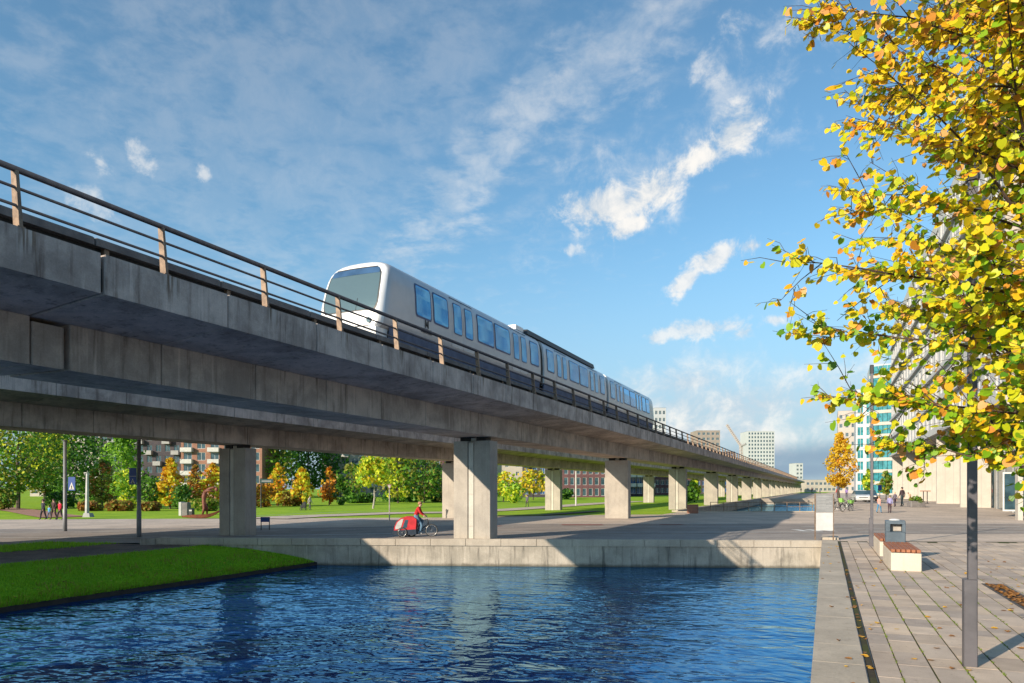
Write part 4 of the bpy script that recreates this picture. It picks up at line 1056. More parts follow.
B('apartment_block', 'pale pink and white terrace behind the trees at far left', 'building', 30, 118, 240, floors=7, fh=3.1, bays=10, ww=1.7, wh=1.8, wall='render', gm='bglass', balc=('white', 3, 1))
B('apartment_block', 'dark brick apartment block with balconies behind the golden tree', 'building', 100, 181, 205, floors=8, fh=3.1, bays=9, ww=1.5, wh=1.9, wall='darkbrick', fm='cover', balc=('grey', 3, 1))
B('apartment_block', 'red brick apartment block with white glazed balconies next to the far pillar', 'building', 181, 262, 190, floors=8, fh=3.1, bays=6, ww=2.2, wh=2.1, wall='redbrick', balc=('offwhite', 2, 0))
B('apartment_block', 'pale grey apartment block with wide windows behind the middle park trees', 'building', 322, 378, 230, floors=6, fh=3.2, bays=6, ww=2.2, wh=2.0, wall='render', balc=('offwhite', 2, 1), gm='bglass')
B('apartment_block', 'dark purple brick house behind the wide dark green tree', 'building', 378, 470, 250, floors=6, fh=3.2, bays=10, ww=1.5, wh=1.9, wall='purplebrick')
B('apartment_block', 'plain beige house front behind the small yellow green tree', 'building', 480, 523, 260, floors=6, fh=3.2, bays=4, ww=1.2, wh=1.5, wall='render')
B('apartment_block', 'navy dark brick house between beige house and far pillar', 'building', 523, 562, 215, floors=7, fh=3.1, bays=5, ww=1.4, wh=2.0, wall='darkbrick', gm='blueglass', balc=('offwhite', 3, 1))
B('apartment_block', 'purple brick terrace with tall white framed windows between the pillars', 'building', 563, 612, 210, floors=6, fh=3.2, bays=8, ww=1.1, wh=2.2, wall='purplebrick', sill=0.5, mull=0)
B('apartment_block', 'narrow pink building left of the blue glazed block', 'building', 612, 632, 250, floors=6, fh=3.2, bays=4, ww=1.2, wh=1.8, wall='redbrick')
B('apartment_block', 'blue glazed block with white balconies between the distant pillars', 'building', 630, 655, 230, floors=6, fh=3.1, bays=4, ww=1.7, wh=2.2, wall='darkbrick', gm='blueglass', balc=('white', 1, 0))
B('apartment_block', 'purple grey block beyond the third pillar', 'building', 655, 690, 280, floors=6, fh=3.2, bays=7, ww=1.4, wh=1.9, wall='purplebrick')
B('apartment_block', 'dark block with blue windows seen between distant pillars', 'building', 690, 735, 330, floors=6, fh=3.2, bays=8, ww=1.5, wh=1.9, wall='darkbrick', gm='blueglass')
B('tower_block', 'pale tower peeking over the railing right behind the train tail', 'building', 654.5, 666, 320, floors=12, fh=3.2, bays=3, ww=1.1, wh=1.7, wall='towerwhite', sill=0.8)
B('tower_block', 'square brown tower showing above the viaduct railing', 'building', 697, 720, 430, floors=12, fh=3.1, bays=5, ww=1.6, wh=1.6, wall='towerbrown', D=16)
B('tower_block', 'tall white tower with a grid of small windows at the end of the viaduct', 'building', 748, 774.5, 640, floors=16, fh=3.35, bays=9, ww=1.5, wh=1.9, wall='towerwhite', D=22, mull=0)
B('apartment_block', 'distant small white block over the far end of the viaduct', 'building', 796, 803, 560, floors=7, fh=3.1, bays=2, ww=1.6, wh=1.6, wall='towerwhite')
B('low_building', 'low pale buildings at the far end of the street', 'building', 806, 836, 420, floors=2, fh=3.4, bays=7, ww=1.6, wh=1.6, wall='render')
B('apartment_block', 'pale slim apartment block left of the white glazed tower', 'building', 838, 858, 262, turn=1, floors=9, fh=3.3, bays=4, ww=1.1, wh=1.5, wall='render', D=20)
B('glazed_tower', 'white framed tower with stacked teal windows beyond the golden tree', 'building', 856, 870.5, 205, turn=1, floors=9, fh=3.3, bays=2, ww=1.55, wh=2.5, wall='towerwhite', gm='teal', sill=0.4, D=16, mull=1)
# curved bay building
def bay_building():
    loc, W = facing(869.5, 905, 196); W /= CT
    t = thing('bay_building', 'building of curved teal glass bays with pale floor bands', 'building', loc, 0)
    MB().box(0.3, W, 1.2, 18, -1, 36.0).build('wall', M['towerwhite'], t, world=False)
    N = 10
    def arc(dy): return [(W * i / N, 1.0 - 2.2 * math.sin(math.pi * i / N) * 1.0 + dy) for i in range(N + 1)]
    for f in range(11):
        z = f * 3.25
        A, Bk = arc(0), arc(0.9)
        MB().slab(arc(-0.12) + [(W, 1.19), (0, 1.19)], z - 0.45, z + 0.40).build('floor_band', M['precast'], t, world=False)
        for i in range(N):
            mb = MB(); (xa, ya), (xb, yb) = A[i], A[i + 1]
            mb.hexa([(xa + .05, ya + .02, z + .41), (xb - .05, yb + .02, z + .41), (xb - .05, yb + .12, z + .41), (xa + .05, ya + .12, z + .41), (xa + .05, ya + .02, z + 2.78), (xb - .05, yb + .02, z + 2.78), (xb - .05, yb + .12, z + 2.78), (xa + .05, ya + .12, z + 2.78)])
            recalc(mb.build('glass_panel', M['teal'], t, world=False))
bay_building()
# long building on the right with colonnade
def right_building():
    X0, Y0, Y1 = 11.3, 58.5, 152.0
    t = thing('long_building', 'long pale building with a tall colonnade of fins along the promenade', 'building', (X0, Y0, 0))
    zg = 0.5; Z0 = 8.3; fh = 3.3; fl = 7
    # upper storeys: facade to the canal (faces -X) and to the camera
    L = Y1 - Y0
    mb = MB(); bays = 24; bw, top = facade(mb, L, fl, fh, bays, 2.2, 1.9, 0.8, 0.0, 0, fl * fh + 0.8)
    mb.v = [(y_, -x_ + 0, z_) if False else (X0 + y_, Y1 - x_, max(z_, -0.02) + Z0) for x_, y_, z_ in mb.v]
    mb.build('wall', M['facade'], t)
    wmesh = win_mesh(2.2, 1.9, 'offwhite', 'blueglass', 1)
    for f in range(fl):
        for b in range(bays):
            o = put(wmesh, 'window', t, (X0 + 0.03, Y1 - (b * bw + (bw - 2.2) / 2), Z0 + f * fh + 0.8), -math.pi / 2)
    for f in range(fl): MB().box(X0 - 0.35, X0 - 0.002, Y0 + 0.004, Y1, Z0 + f * fh - 0.12, Z0 + f * fh + 0.14).build('floor_band', M['facade'], t)
    mb = MB(); bw2, top2 = facade(mb, 24, fl, fh, 6, 2.0, 1.9, 0.8, 0.0, 0, fl * fh + 0.8)
    mb.v = [(X0 + x_, Y0 + y_, max(z_, -0.02) + Z0) for x_, y_, z_ in mb.v]; mb.build('end_wall', M['beigebrick'], t)
    w2 = win_mesh(2.0, 1.9, 'grey', 'bglass', 1)
    for f in range(fl):
        for b in range(6): put(w2, 'window', t, (X0 + b * bw2 + (bw2 - 2.0) / 2, Y0 + 0.03, Z0 + f * fh + 0.8))
    MB().box(X0 + 0.005, X0 + 23.9, Y0 + 0.2, Y1, Z0 + fl * fh + 0.5, Z0 + fl * fh + 0.78).build('roof', M['grey'], t)
    MB().box(X0 + 0.05, X0 + 5, Y0 + 0.1, Y1, Z0 - 0.3, Z0 - 0.03).build('soffit', M['precast'], t)
    # ground floor glazing set back behind the fins
    MB().box(X0 + 2.6, X0 + 2.75, Y0 + 0.6, Y1, 0, Z0 - 0.31).build('glazing', M['bglass'], t)
    for y_ in np.arange(Y0 + 1.5, Y1, 3.0): MB().box(X0 + 2.5, X0 + 2.595, y_, y_ + 0.12, 0, Z0 - 0.31).build('mullion', M['grey'], t)
    for y_ in (Y0 + 18.5, Y0 + 34, Y0 + 51.5, Y0 + 72.5, Y0 + 92):
        MB().cbox(X0 + 0.1, X0 + 2.5, y_, y_ + 0.55, 0.0, Z0 - 0.305, 0.03).build('fin', M['precast'], t)
        for k in (0.8, 1.6): MB().box(X0 + 0.1 + k, X0 + 0.12 + k, y_ - 0.012, y_ - 0.001, 0.2, Z0 - 0.5).build('fin_joint', M['grey'], t)
    # brick end wall below the overhang
    MB().box(X0 + 1.7, X0 + 24, Y0 + 0.35, Y0 + 0.6, 0, Z0 - 0.31).build('end_wall', M['beigebrick'], t)
    MB().cbox(X0 + 0.75, X0 + 1.05, Y0 + 0.1, Y0 + 1.0, 0, Z0 - 0.31, 0.03).build('column', M['precast'], t)
    MB().cbox(X0 + 1.3, X0 + 1.62, Y0 + 0.1, Y0 + 0.6, 0, Z0 - 0.31, 0.03).build('column', M['grey'], t)
    # shop window with white frame
    mb = MB(); fr = MB(); y_ = Y0 + 5.0
    x0, x1 = X0 + 0.8, X0 + 2.3
    sw = fr.box(x0, x1, y_, y_ + 0.1, 0.5, 0.62).box(x0, x1, y_, y_ + 0.1, 3.3, 3.42).box(x0, x0 + 0.1, y_, y_ + 0.1, 0.62, 3.3).box(x1 - 0.1, x1, y_, y_ + 0.1, 0.62, 3.3).build('shop_window', M['white'], t)
    MB().box(x0 + 0.1, x1 - 0.1, y_ + 0.04, y_ + 0.07, 0.62, 3.3).build('pane', M['bglass'], sw)
right_building()
# crane
p = UV((733 - 512) * 480 / F, 480); cr = thing('construction_crane', 'pale orange construction crane leaning over the town beyond the viaduct', 'crane', (p.x, p.y, 0))
def lattice(mb, a, b, w, n):
    a, b = Vector(a), Vector(b); d = (b - a).normalized(); s = d.orthogonal().normalized(); q = d.cross(s)
    cs = [s * w + q * w, s * w - q * w, -s * w - q * w, -s * w + q * w]
    for c in cs: mb.tube([a + c, b + c], 0.22, 4)
    for i in range(n):
        p0, p1 = a + (b - a) * (i / n), a + (b - a) * ((i + 1) / n)
        for k in range(4): mb.tube([p0 + cs[k], p1 + cs[(k + 1) % 4]], 0.12, 4)
base = UV((742 - 512) * 480 / F, 480, 0); joint = UV((741 - 512) * 480 / F, 480, ROWZ(446, 480)); tip = UV((728.5 - 512) * 480 / F, 484, ROWZ(424, 480))
mb = MB(); lattice(mb, base, joint, 0.7, 16); mb.build('mast', M['crane'], cr)
mb = MB(); lattice(mb, joint, tip, 0.5, 12); mb.build('jib', M['crane'], cr)
back = UV((745 - 512) * 480 / F, 478, ROWZ(444, 480)); MB().tube([joint, back], 0.8, 6).build('counterweight', M['grey'], cr)
# ------------------------------------------------------------------ street furniture
def lamp_post(loc, label, h, w=0.10, base_w=0.145, base_h=1.08):
    t = thing('lamp_post', label, 'lamp post', loc, 0, 'square lamp posts along the quay')
    o = w / 2
    MB().cbox(-o, o, -o, o, base_h, h, 0.008).build('shaft', M['post'], t, world=False)
    MB().cbox(o - base_w, o, -o - 0.005, base_w - o, -0.05, base_h - 0.002, 0.008).build('base_box', M['post'], t, world=False)
    MB().box(o - base_w + 0.02, o - 0.02, -o - 0.012, -o - 0.0055, 0.45, 0.9).build('service_door', M['post'], t, world=False)
    MB().cbox(-o - .02, o + .02, -o - .02, o + .02, h + .001, h + .32, .02).build('lamp_head', M['dark'], t, world=False)
    return t
lamp_post((1.655, 10.35, 0), 'square grey lamp post nearest on the quay, under the autumn leaves', 6.0)
lamp_post((1.60, 30.4, 0), 'square grey lamp post standing behind the benches and litter bin', 6.6)
def round_post(px, py, v, label, h, sign):
    p = AT(px, v=v); t = thing('street_lamp', label, 'lamp post', p, 0, 'round lamp posts under the far deck')
    mb = MB(); mb.tube([(0, 0, -0.1), (0, 0, 1.3), (0, 0, 1.32), (0, 0, h)], [0.115, 0.115, 0.098, 0.09], 14); mb.build('shaft', M['post2'], t, world=False, smooth=True)
    MB().ball((0, 0, h), 0.13, 0.13, 0.06).build('cap', M['post'], t, world=False)
    return t, p
def plate(name, label, pts_face, parent=None): pass
def sign_panel(label, px0, px1, py0, py1, v, m, pict=None, thick=0.04):
    """flat sign facing the camera side at distance v"""
    a = UV((px0 - 512) * v / F, v, 0); w = (px1 - px0) * v / F; z0, z1 = ROWZ(py1, v), ROWZ(py0, v)
    t = thing('sign', label, 'sign', (a.x, a.y, z0), TH)
    MB().box(0, w, -thick, 0, 0, z1 - z0).build('plate', m, t, world=False)
    if pict: pict(t, w, z1 - z0, -thick - 0.004)
    return t
def pict_walker(t, w, h, y):
    mb = MB(); mb.add([(w * .12, y, h * .08), (w * .88, y, h * .08), (w * .5, y, h * .62)], [(0, 1, 2)]); mb.build('triangle', M['white'], t, world=False)
    y2 = y - 0.004; mb = MB(); c = w * .5
    mb.ball((c, y2, h * .40), w * .055, 0.002, w * .055, 8, 4)
    for a, b in (((c, h * .36), (c, h * .24)), ((c, h * .24), (c - w * .09, h * .11)), ((c, h * .24), (c + w * .09, h * .11)), ((c, h * .33), (c + w * .1, h * .26)), ((c, h * .33), (c - w * .09, h * .26))):
        mb.tube([(a[0], y2, a[1]), (b[0], y2, b[1])], w * .028, 4)
    mb.build('walking_figure', M['dark'], t, world=False)
def pict_lower(t, w, h, y):
    MB().box(0.03 * w, .97 * w, y - 0.001, y, h * .485, h * .51).build('seam', M['white'], t, world=False)
    mb = MB(); mb.add([(w * .18, y, h * .06), (w * .82, y, h * .06), (w * .5, y, h * .36)], [(0, 1, 2)]); mb.build('triangle', M['white'], t, world=False)
    mb = MB(); y -= 0.004; mb.ball((w * .5, y, h * .24), w * .05, .002, w * .05, 8, 4); mb.tube([(w * .5, y, h * .21), (w * .5, y, h * .14)], w * .03, 4); mb.tube([(w * .5, y, h * .14), (w * .38, y, h * .07)], w * .03, 4); mb.tube([(w * .5, y, h * .14), (w * .62, y, h * .07)], w * .03, 4)
    mb.build('walking_figure', M['dark'], t, world=False)
round_post(65, 528.6, 41.7, 'round grey lamp post at the left with a blue crossing sign', 5.3, None)
round_post(139, 536.3, 36.0, 'round grey lamp post left of the far pillar, nearer the grass bank', 5.3, None)
sign_panel('blue pedestrian crossing sign with a white triangle on the left lamp post', 68.5, 75.5, 477, 490.5, 41.6, M['signblue'], pict_walker)
sign_panel('tall blue sign with a small white walking figure on the second lamp post', 129.5, 136.8, 468, 484.5, 35.85, M['signblue'], pict_lower)
# notice board, bollard light, cabinet
p = AT(10.5, 507.5); v = -p.x * ST + p.y * CT; s = v / F
t = thing('notice_board', 'dark green notice board on two legs at the far left of the lawn', 'sign', p, TH)
MB().box(-3.2 * s, 3.2 * s, -0.05, 0.05, 6 * s, 21 * s).build('board', M['signdark'], t, world=False)
for sx in (-3.0, 2.4): MB().box(sx * s, (sx + .6) * s, -0.04, 0.04, -0.1, 6 * s).build('leg', M['dark'], t, world=False)
MB().box(-2.4 * s, 2.4 * s, -0.056, -0.051, 11 * s, 17 * s).build('notice', M['teal'], t, world=False)
p = AT(87, 517.0); v = -p.x * ST + p.y * CT; s = v / F
t = thing('light_column', 'slim pale concrete light column on a block at the lawn edge', 'lamp post', p, TH)
MB().hexa([(-.9 * s, -.2, 4 * s), (1.0 * s, -.2, 4 * s), (1.0 * s, .2, 4 * s), (-.9 * s, .2, 4 * s), (-.3 * s, -.12, 44 * s), (.9 * s, -.12, 44 * s), (.9 * s, .12, 44 * s), (-.3 * s, .12, 44 * s)]).build('column', M['offwhite'], t, world=False)
MB().box(-1.8 * s, .9 * s, -.2, .2, 43.9 * s, 44.6 * s).build('arm', M['offwhite'], t, world=False)
MB().hexa([(-2.5 * s, -.4, -.1), (5.5 * s, -.4, -.1), (5.5 * s, .4, -.1), (-2.5 * s, .4, -.1), (-1.5 * s, -.3, 3.98 * s), (4.0 * s, -.3, 3.98 * s), (4.0 * s, .3, 3.98 * s), (-1.5 * s, .3, 3.98 * s)]).build('foot', M['grey'], t, world=False)
p = AT(186, 515.5); v = -p.x * ST + p.y * CT; s = v / F
t = thing('kiosk', 'grey utility cabinet with pale end beside the rusty sculpture', 'cabinet', p, TH)
MB().cbox(-5.5 * s, -2.6 * s, -.4, .4, -.1, 13.5 * s, .03).build('end_panel', M['offwhite'], t, world=False)
MB().cbox(-2.58 * s, 3.2 * s, -.38, .38, -.1, 13.0 * s, .03).build('cabinet', M['cover'], t, world=False)
t2 = thing('litter_bin', 'small dark bin right beside the grey utility cabinet', 'bin', AT(191.6, 515.8), TH)
MB().cbox(-1.9 * s, 1.9 * s, -.25, .25, 0, 7 * s, .03).build('body', M['dark'], t2, world=False); MB().box(-1.3 * s, 1.3 * s, -.256, -.251, 4.6 * s, 6 * s).build('opening', M['offwhite'], t2, world=False)
# sculpture: bending figure in a boat
p = AT(202, 518.5); v = -p.x * ST + p.y * CT; s = v / F
sc = thing('sculpture', 'rusty brown sculpture of a bent figure standing in a shallow boat', 'sculpture', p, TH)
rings = []
for i in range(15):
    q = i / 14; x = (-20 + 40 * q) * s; w = 3.2 * s * math.sin(math.pi * (0.04 + .92 * q)) + .05; keel = (0.2 + 8.5 * max(0, q - .5) ** 2 * 4 * .95 + 1.4 * max(0, .35 - q) * 2) * s; gun = keel + (3.6 * math.sin(math.pi * (0.1 + .82 * q)) + .3) * s
    rings.append([(x, -w, gun), (x, -w * .6, keel + .3 * s), (x, 0, keel), (x, w * .6, keel + .3 * s), (x, w, gun), (x, 0, keel + 1.2 * s + .6 * (gun - keel) * .5)])
recalc(MB().loft(rings).build('boat', M['rust'], sc, world=False))
mb = MB()
mb.tube([(1 * s, -.1, 4.0 * s), (2.6 * s, -.08, 10 * s), (1.8 * s, 0, 16 * s), (2.0 * s, 0, 22 * s), (3.5 * s, 0, 27.5 * s)], [.8 * s, 1.5 * s, 1.7 * s, 2.2 * s, 1.9 * s], 9)
mb.tube([(3.5 * s, .3, 4.2 * s), (4.2 * s, .15, 10 * s), (2.4 * s, 0, 16 * s)], [.8 * s, 1.3 * s, 1.6 * s], 8)
mb.tube([(3.2 * s, 0, 26.5 * s), (7.0 * s, 0, 29.5 * s), (11 * s, 0, 31.0 * s), (14.0 * s, 0, 30 * s)], [1.7 * s, 1.4 * s, 1.1 * s, .9 * s], 8)
mb.tube([(4.5 * s, -.2, 27 * s), (8.5 * s, -.25, 28.0 * s), (13 * s, -.1, 26.8 * s)], [1.3 * s, 1.0 * s, .6 * s], 8)
mb.ball((14.6 * s, 0, 29 * s), 2.0 * s, 1.6 * s, 2.2 * s)
recalc(mb.build('figure', M['rust'], sc, world=False, smooth=True))
# little sign on two legs and street name sign by the far pillar
def leg_sign(px, py, w, hb, ht, m, label):
    p = AT(px, py); v = -p.x * ST + p.y * CT; s = v / F
    t = thing('information_sign', label, 'sign', p, TH)
    for sx in (-w / 2, w / 2 - .7): MB().box(sx * s, (sx + .7) * s, -.02, .02, -.05, ht * s).build('leg', M['dark'], t, world=False)
    MB().box((-w / 2) * s, (w / 2) * s, -.05, -.021, hb * s, ht * s).build('board', m, t, world=False); return t, s
leg_sign(265.3, 530, 9, 8, 13, M['signblue'], 'small blue board on two thin legs right of the far pillar')
p = AT(261, 508); v = -p.x * ST + p.y * CT; s = v / F
t = thing('street_name_sign', 'dark street name plate on a post just right of the far pillar', 'sign', p, TH)
MB().tube([(0, 0, -.1), (0, 0, 30 * s)], .09, 8).build('post', M['dark'], t, world=False)
MB().box(-1 * s, 12.5 * s, -.12, -.095, 25 * s, 29 * s).build('plate', M['signdark'], t, world=False)
MB().box(1 * s, 10.5 * s, -.128, -.1205, 26.4 * s, 27.4 * s).build('lettering', M['grey'], t, world=False)
p = AT(389.5, 520.5); v = -p.x * ST + p.y * CT; s = v / F
t = thing('yield_sign', 'triangular give way sign on a thin pole left of the cyclist', 'sign', p, TH)
MB().tube([(0, 0, -.1), (0, 0, 36.5 * s)], .045, 8).build('pole', M['palebark'], t, world=False)
tri = lambda k, y: [(-2.4 * s * k, y, (36 - 2.2 * (1 - k)) * s), (2.4 * s * k, y, (36 - 2.2 * (1 - k)) * s), (0, y, (31 + 2.0 * (1 - k) * 1.2) * s)]
mb = MB(); a, b = tri(1, -.06), tri(1, -.09); mb.add(a + b, [(0, 1, 2), (5, 4, 3), (0, 3, 4, 1), (1, 4, 5, 2), (2, 5, 3, 0)]); recalc(mb.build('plate', M['redbrick'], t, world=False))
mb = MB(); mb.add(tri(.62, -.094), [(0, 1, 2)]); mb.build('centre', M['offwhite'], t, world=False)
p = AT(576, 506); v = -p.x * ST + p.y * CT; s = v / F
t = thing('pale_pole', 'tall pale pole beside the path right of the far pillar', 'pole', p, TH)
MB().tube([(0, 0, -.1), (0, 0, 35 * s)], [.13, .1], 10).build('pole', M['offwhite'], t, world=False)

# information board at the quay corner
ib = thing('information_board', 'white information board on two steel posts at the bridge corner', 'sign', (-0.06, 33.0, 0.0), TH * 0.9)
for sx in (-.39, .37): MB().box(sx - .02, sx + .02, -.025, .025, -.05, 1.98).build('post', M['galv'], ib, world=False)
MB().box(-.365, .345, -.03, -.005, 1.20, 1.95).build('upper_panel', M['grey'], ib, world=False)
MB().box(-.365, .345, -.03, -.005, .42, 1.175).build('lower_panel', M['white'], ib, world=False)
for i in range(9):
    MB().box(-.31, .29 - .12 * (i % 3), -.033, -.0305, 1.85 - i * .065, 1.865 - i * .065).build('text_line', M['offwhite'], ib, world=False)

# benches and litter bin
def bench(y0, L, label):
    t = thing('bench', label, 'bench', (1.96, y0, 0), 0, 'concrete benches on the quay')
    MB().cbox(-.36, .36, 0, L, -.05, .475, .015).build('concrete_block', M['bench'], t, world=False)
    n = 6
    for i in range(n):
        x = -.355 + i * .119
        MB().cbox(x, x + .098, -.02, L - .03, .497, .575, .008).build('slat', M['slat'], t, world=False)
    for y in (.25, L / 2, L - .3): MB().box(-.33, .33, y, y + .06, .476, .496).build('batten', M['dark'], t, world=False)
    return t
bench(21.6, 3.0, 'front concrete bench with brown wooden slats in front of the litter bin')
bench(26.0, 3.3, 'rear concrete bench with brown slats between the litter bin and the lamp post')
b = thing('litter_bin', 'blue grey steel litter bin standing between the two quay benches', 'bin', (1.97, 25.1, 0), 0)
mb = MB(); w, dp = .275, .2
mb.cbox(-w, w, -dp, dp, .04, .86, .02); mb.cbox(-w, -w + .13, -dp, dp, .861, 1.10, .01); mb.cbox(w - .10, w, -dp, dp, .861, 1.10, .01); mb.cbox(-w, w, -dp, dp, 1.101, 1.21, .02); mb.box(-w + .131, w - .101, .04, dp - .01, .861, 1.10)
mb.build('body', M['bin'], b, world=False)
MB().box(-w + .14, w - .11, .02, .038, .88, 1.08).build('inner_liner', M['palebark'], b, world=False)
MB().ball((-.02, 0, 1.212), .16, .12, .05, 10, 6).build('paper_cup', M['white'], b, world=False)
# drain grate with leaves
dg = thing('planting_slot', 'long steel framed slot in the paving filled with brown leaves', 'grate', (3.50, 14.2, 0))
for x0, x1 in ((-.22, -.17), (.17, .22)): MB().box(x0, x1, 0, 5.2, -.05, .012).build('frame', M['steel'], dg, world=False)
for y in (0, 5.15): MB().box(-.169, .169, y, y + .05, -.05, .012).build('frame', M['steel'], dg, world=False)
MB().box(-.168, .168, .051, 5.149, -.05, .004).build('bed', M['soil'], dg, world=False)
M['litter'] = leafy('leaf_litter', (.20, .085, .03), (.34, .17, .05), .1)
M['litter2'] = leafy('leaf_litter_yellow', (.62, .40, .04), (.60, .30, .03), .1)
def litter(name, spots, label, mats):
    mb = MB()
    for (x, y, z, s) in spots:
        a = random.uniform(0, 6.28); n = 7; h = random.uniform(.004, .03)
        vs = [(x, y, z + .003)] + [(x + math.cos(a + 6.283 * k / n) * s * (1.1 if k else .8), y + math.sin(a + 6.283 * k / n) * s * .8, z + .003 + h * abs(math.sin(2.2 * k + a))) for k in range(n)]
        mb.add(vs, [(0, 1 + k, 1 + (k + 1) % n) for k in range(n)], random.randrange(len(mats)))
    return stuff(mb.build(name, mats), label, 'leaves')
random.seed(9)
litter('leaf_litter', [(3.5 + random.uniform(-.16, .16), random.uniform(14.3, 19.3), .006, random.uniform(.03, .055)) for _ in range(330)], 'brown fallen leaves lying in the paving slot', [M['litter']])
sp = [(random.uniform(.6, 7), random.uniform(6.8, 26), 0.002, random.uniform(.025, .05)) for _ in range(150)] + [(random.uniform(-.1, .42), random.uniform(7, 30), .004, random.uniform(.025, .045)) for _ in range(26)] + [(.495 + random.uniform(-.04, .04), random.uniform(7, 22), -.008, random.uniform(.03, .05)) for _ in range(26)]
litter('fallen_leaves', sp, 'yellow and brown leaves scattered over the quay paving', [M['litter'], M['litter2']])

rr = random.Random(8); sp = []
for _ in range(170):
    x = -20.5 - 4.0 * rr.random() ** 1.6; y = rr.uniform(9, 24); sp.append((x, y, bank_z(x, y) + .05, rr.uniform(.03, .05)))
litter('fallen_leaves', sp, 'few yellow fallen leaves lying on the grass bank', [M['litter'], M['litter2']])
# ------------------------------------------------------------------ people
CLOTH = {}
def cloth(c):
    k = tuple(round(x, 3) for x in c)
    if k not in CLOTH: CLOTH[k] = pm('cloth', c, tuple(x * .75 for x in c), 7, .85, fine=.08)
    return CLOTH[k]
def person(label, loc, rz, height=1.75, jacket=(.1, .1, .1), trousers=(.05, .06, .09), shoes=(.03, .03, .03), hair=(.06, .04, .03), pose=None, stride=0.18, arm=0.12, skirt=False, category='person', hat=None, bulk=1.1):
    """one continuous skinned body in metres for 1.75 m, then scaled; pose overrides joints (x right, y ahead, z up)"""
    J = {'pelvis': (0, 0, .93), 'spine': (0, .01, 1.13), 'chest': (0, .0, 1.33), 'neck': (0, .01, 1.48), 'head': (0, .03, 1.60), 'crown': (0, .02, 1.70), 'nose': (0, .125, 1.605)}
    for s, n in ((-1, 'l'), (1, 'r')):
        k = s * stride; a = -s * arm
        J['sh' + n] = (.175 * s, 0, 1.40); J['el' + n] = (.215 * s, a * .5 - .02, 1.13); J['wr' + n] = (.215 * s, a + .06, .89)
        J['hip' + n] = (.09 * s, 0, .89); J['kn' + n] = (.10 * s, k * .6 + .03, .49); J['an' + n] = (.10 * s, k - (.05 if k < 0 else 0), .085 + (.05 if k < 0 else 0)); J['to' + n] = (.11 * s, k + .15, .035)
    J.update(pose or {})
    Rd = {'pelvis': .125, 'spine': .115, 'chest': .150, 'neck': .052, 'head': .088, 'crown': .066, 'nose': .018, 'sh': .066, 'el': .046, 'wr': .031, 'hip': .092, 'kn': .062, 'an': .042, 'to': .036, 'pa': .032}
    names = list(J); 
    E = [('pelvis', 'spine'), ('spine', 'chest'), ('chest', 'neck'), ('neck', 'head'), ('head', 'crown'), ('head', 'nose')]
    for n in 'lr': E += [('chest', 'sh' + n), ('sh' + n, 'el' + n), ('el' + n, 'wr' + n), ('pelvis', 'hip' + n), ('hip' + n, 'kn' + n), ('kn' + n, 'an' + n), ('an' + n, 'to' + n)]
    for n, s in (('l', -1), ('r', 1)):
        w, e = Vector(J['wr' + n]), Vector(J['el' + n]); d = (w - e).normalized(); pa = w + d * .055; J['pa' + n] = tuple(pa); names.append('pa' + n); E.append(('wr' + n, 'pa' + n))
        q = d.cross(Vector((s, 0, 0))).normalized() if abs(d.x) < .9 else Vector((0, 0, 1)); bend = Vector((-s, 0, 0))
        for i, (off, ln) in enumerate(((-.027, .062), (-.009, .075), (.009, .07), (.026, .055))):
            b = pa + q * off + d * .02; f = b + d * ln * .55 + bend * .008; g = f + d * ln * .4 + bend * .022
            for nm, P in (('fa%s%d' % (n, i), b), ('fb%s%d' % (n, i), f), ('fc%s%d' % (n, i), g)): J[nm] = tuple(P); names.append(nm)
            E += [('pa' + n, 'fa%s%d' % (n, i)), ('fa%s%d' % (n, i), 'fb%s%d' % (n, i)), ('fb%s%d' % (n, i), 'fc%s%d' % (n, i))]
        th = w + d * .03 - q * .04; J['th' + n] = tuple(th); J['tt' + n] = tuple(th + d * .04 - q * .012 + bend * .012); names += ['th' + n, 'tt' + n]; E += [('wr' + n, 'th' + n), ('th' + n, 'tt' + n)]
    slot_b = lambda n: n in ('pelvis', 'spine', 'chest') or n[:2] in ('sh', 'el', 'kn', 'an') or n[:3] == 'hip'
    ix = {n: i for i, n in enumerate(names)}; k = height / 1.75
    me = bpy.data.meshes.new('body'); me.from_pydata([tuple(c * k for c in J[n]) for n in names], [(ix[a], ix[b]) for a, b in E], [])
    o = bpy.data.objects.new('person', me); COL.objects.link(o)
    sk = o.modifiers.new('skin', 'SKIN'); sk.use_smooth_shade = True
    for i, n in enumerate(names):
        r = Rd.get(n) or Rd.get(n[:2]) or Rd.get(n[:3]) or .009
        if slot_b(n): r *= bulk
        if n[0] == 'f' and n[1] in 'abc' or n[:2] == 'tt': r = .0095
        if n[:2] == 'th': r = .013
        me.skin_vertices[0].data[i].radius = (r * k, r * k); me.skin_vertices[0].data[i].use_root = (n == 'pelvis')
    ss = o.modifiers.new('sub', 'SUBSURF'); ss.levels = 1; ss.render_levels = 1
    dg_ = bpy.context.evaluated_depsgraph_get(); dg_.update()
    nm = bpy.data.meshes.new_from_object(o.evaluated_get(dg_)); o.modifiers.clear(); o.data = nm; bpy.data.meshes.remove(me)
    # clothing by nearest bone
    seg = [(Vector(J[a]) * k, Vector(J[b]) * k, b) for a, b in E]
    def slot(b):
        if b in ('head', 'crown', 'nose') or b[:2] in ('pa', 'fa', 'fb', 'fc', 'th', 'tt'): return 0
        if b[:2] == 'to': return 3
        if b[:3] == 'hip' or b[:2] in ('kn', 'an'): return 2
        return 1
    nm.materials.clear()
    for q in (M['skin'], cloth(jacket), cloth(trousers), cloth(shoes)): nm.materials.append(q)
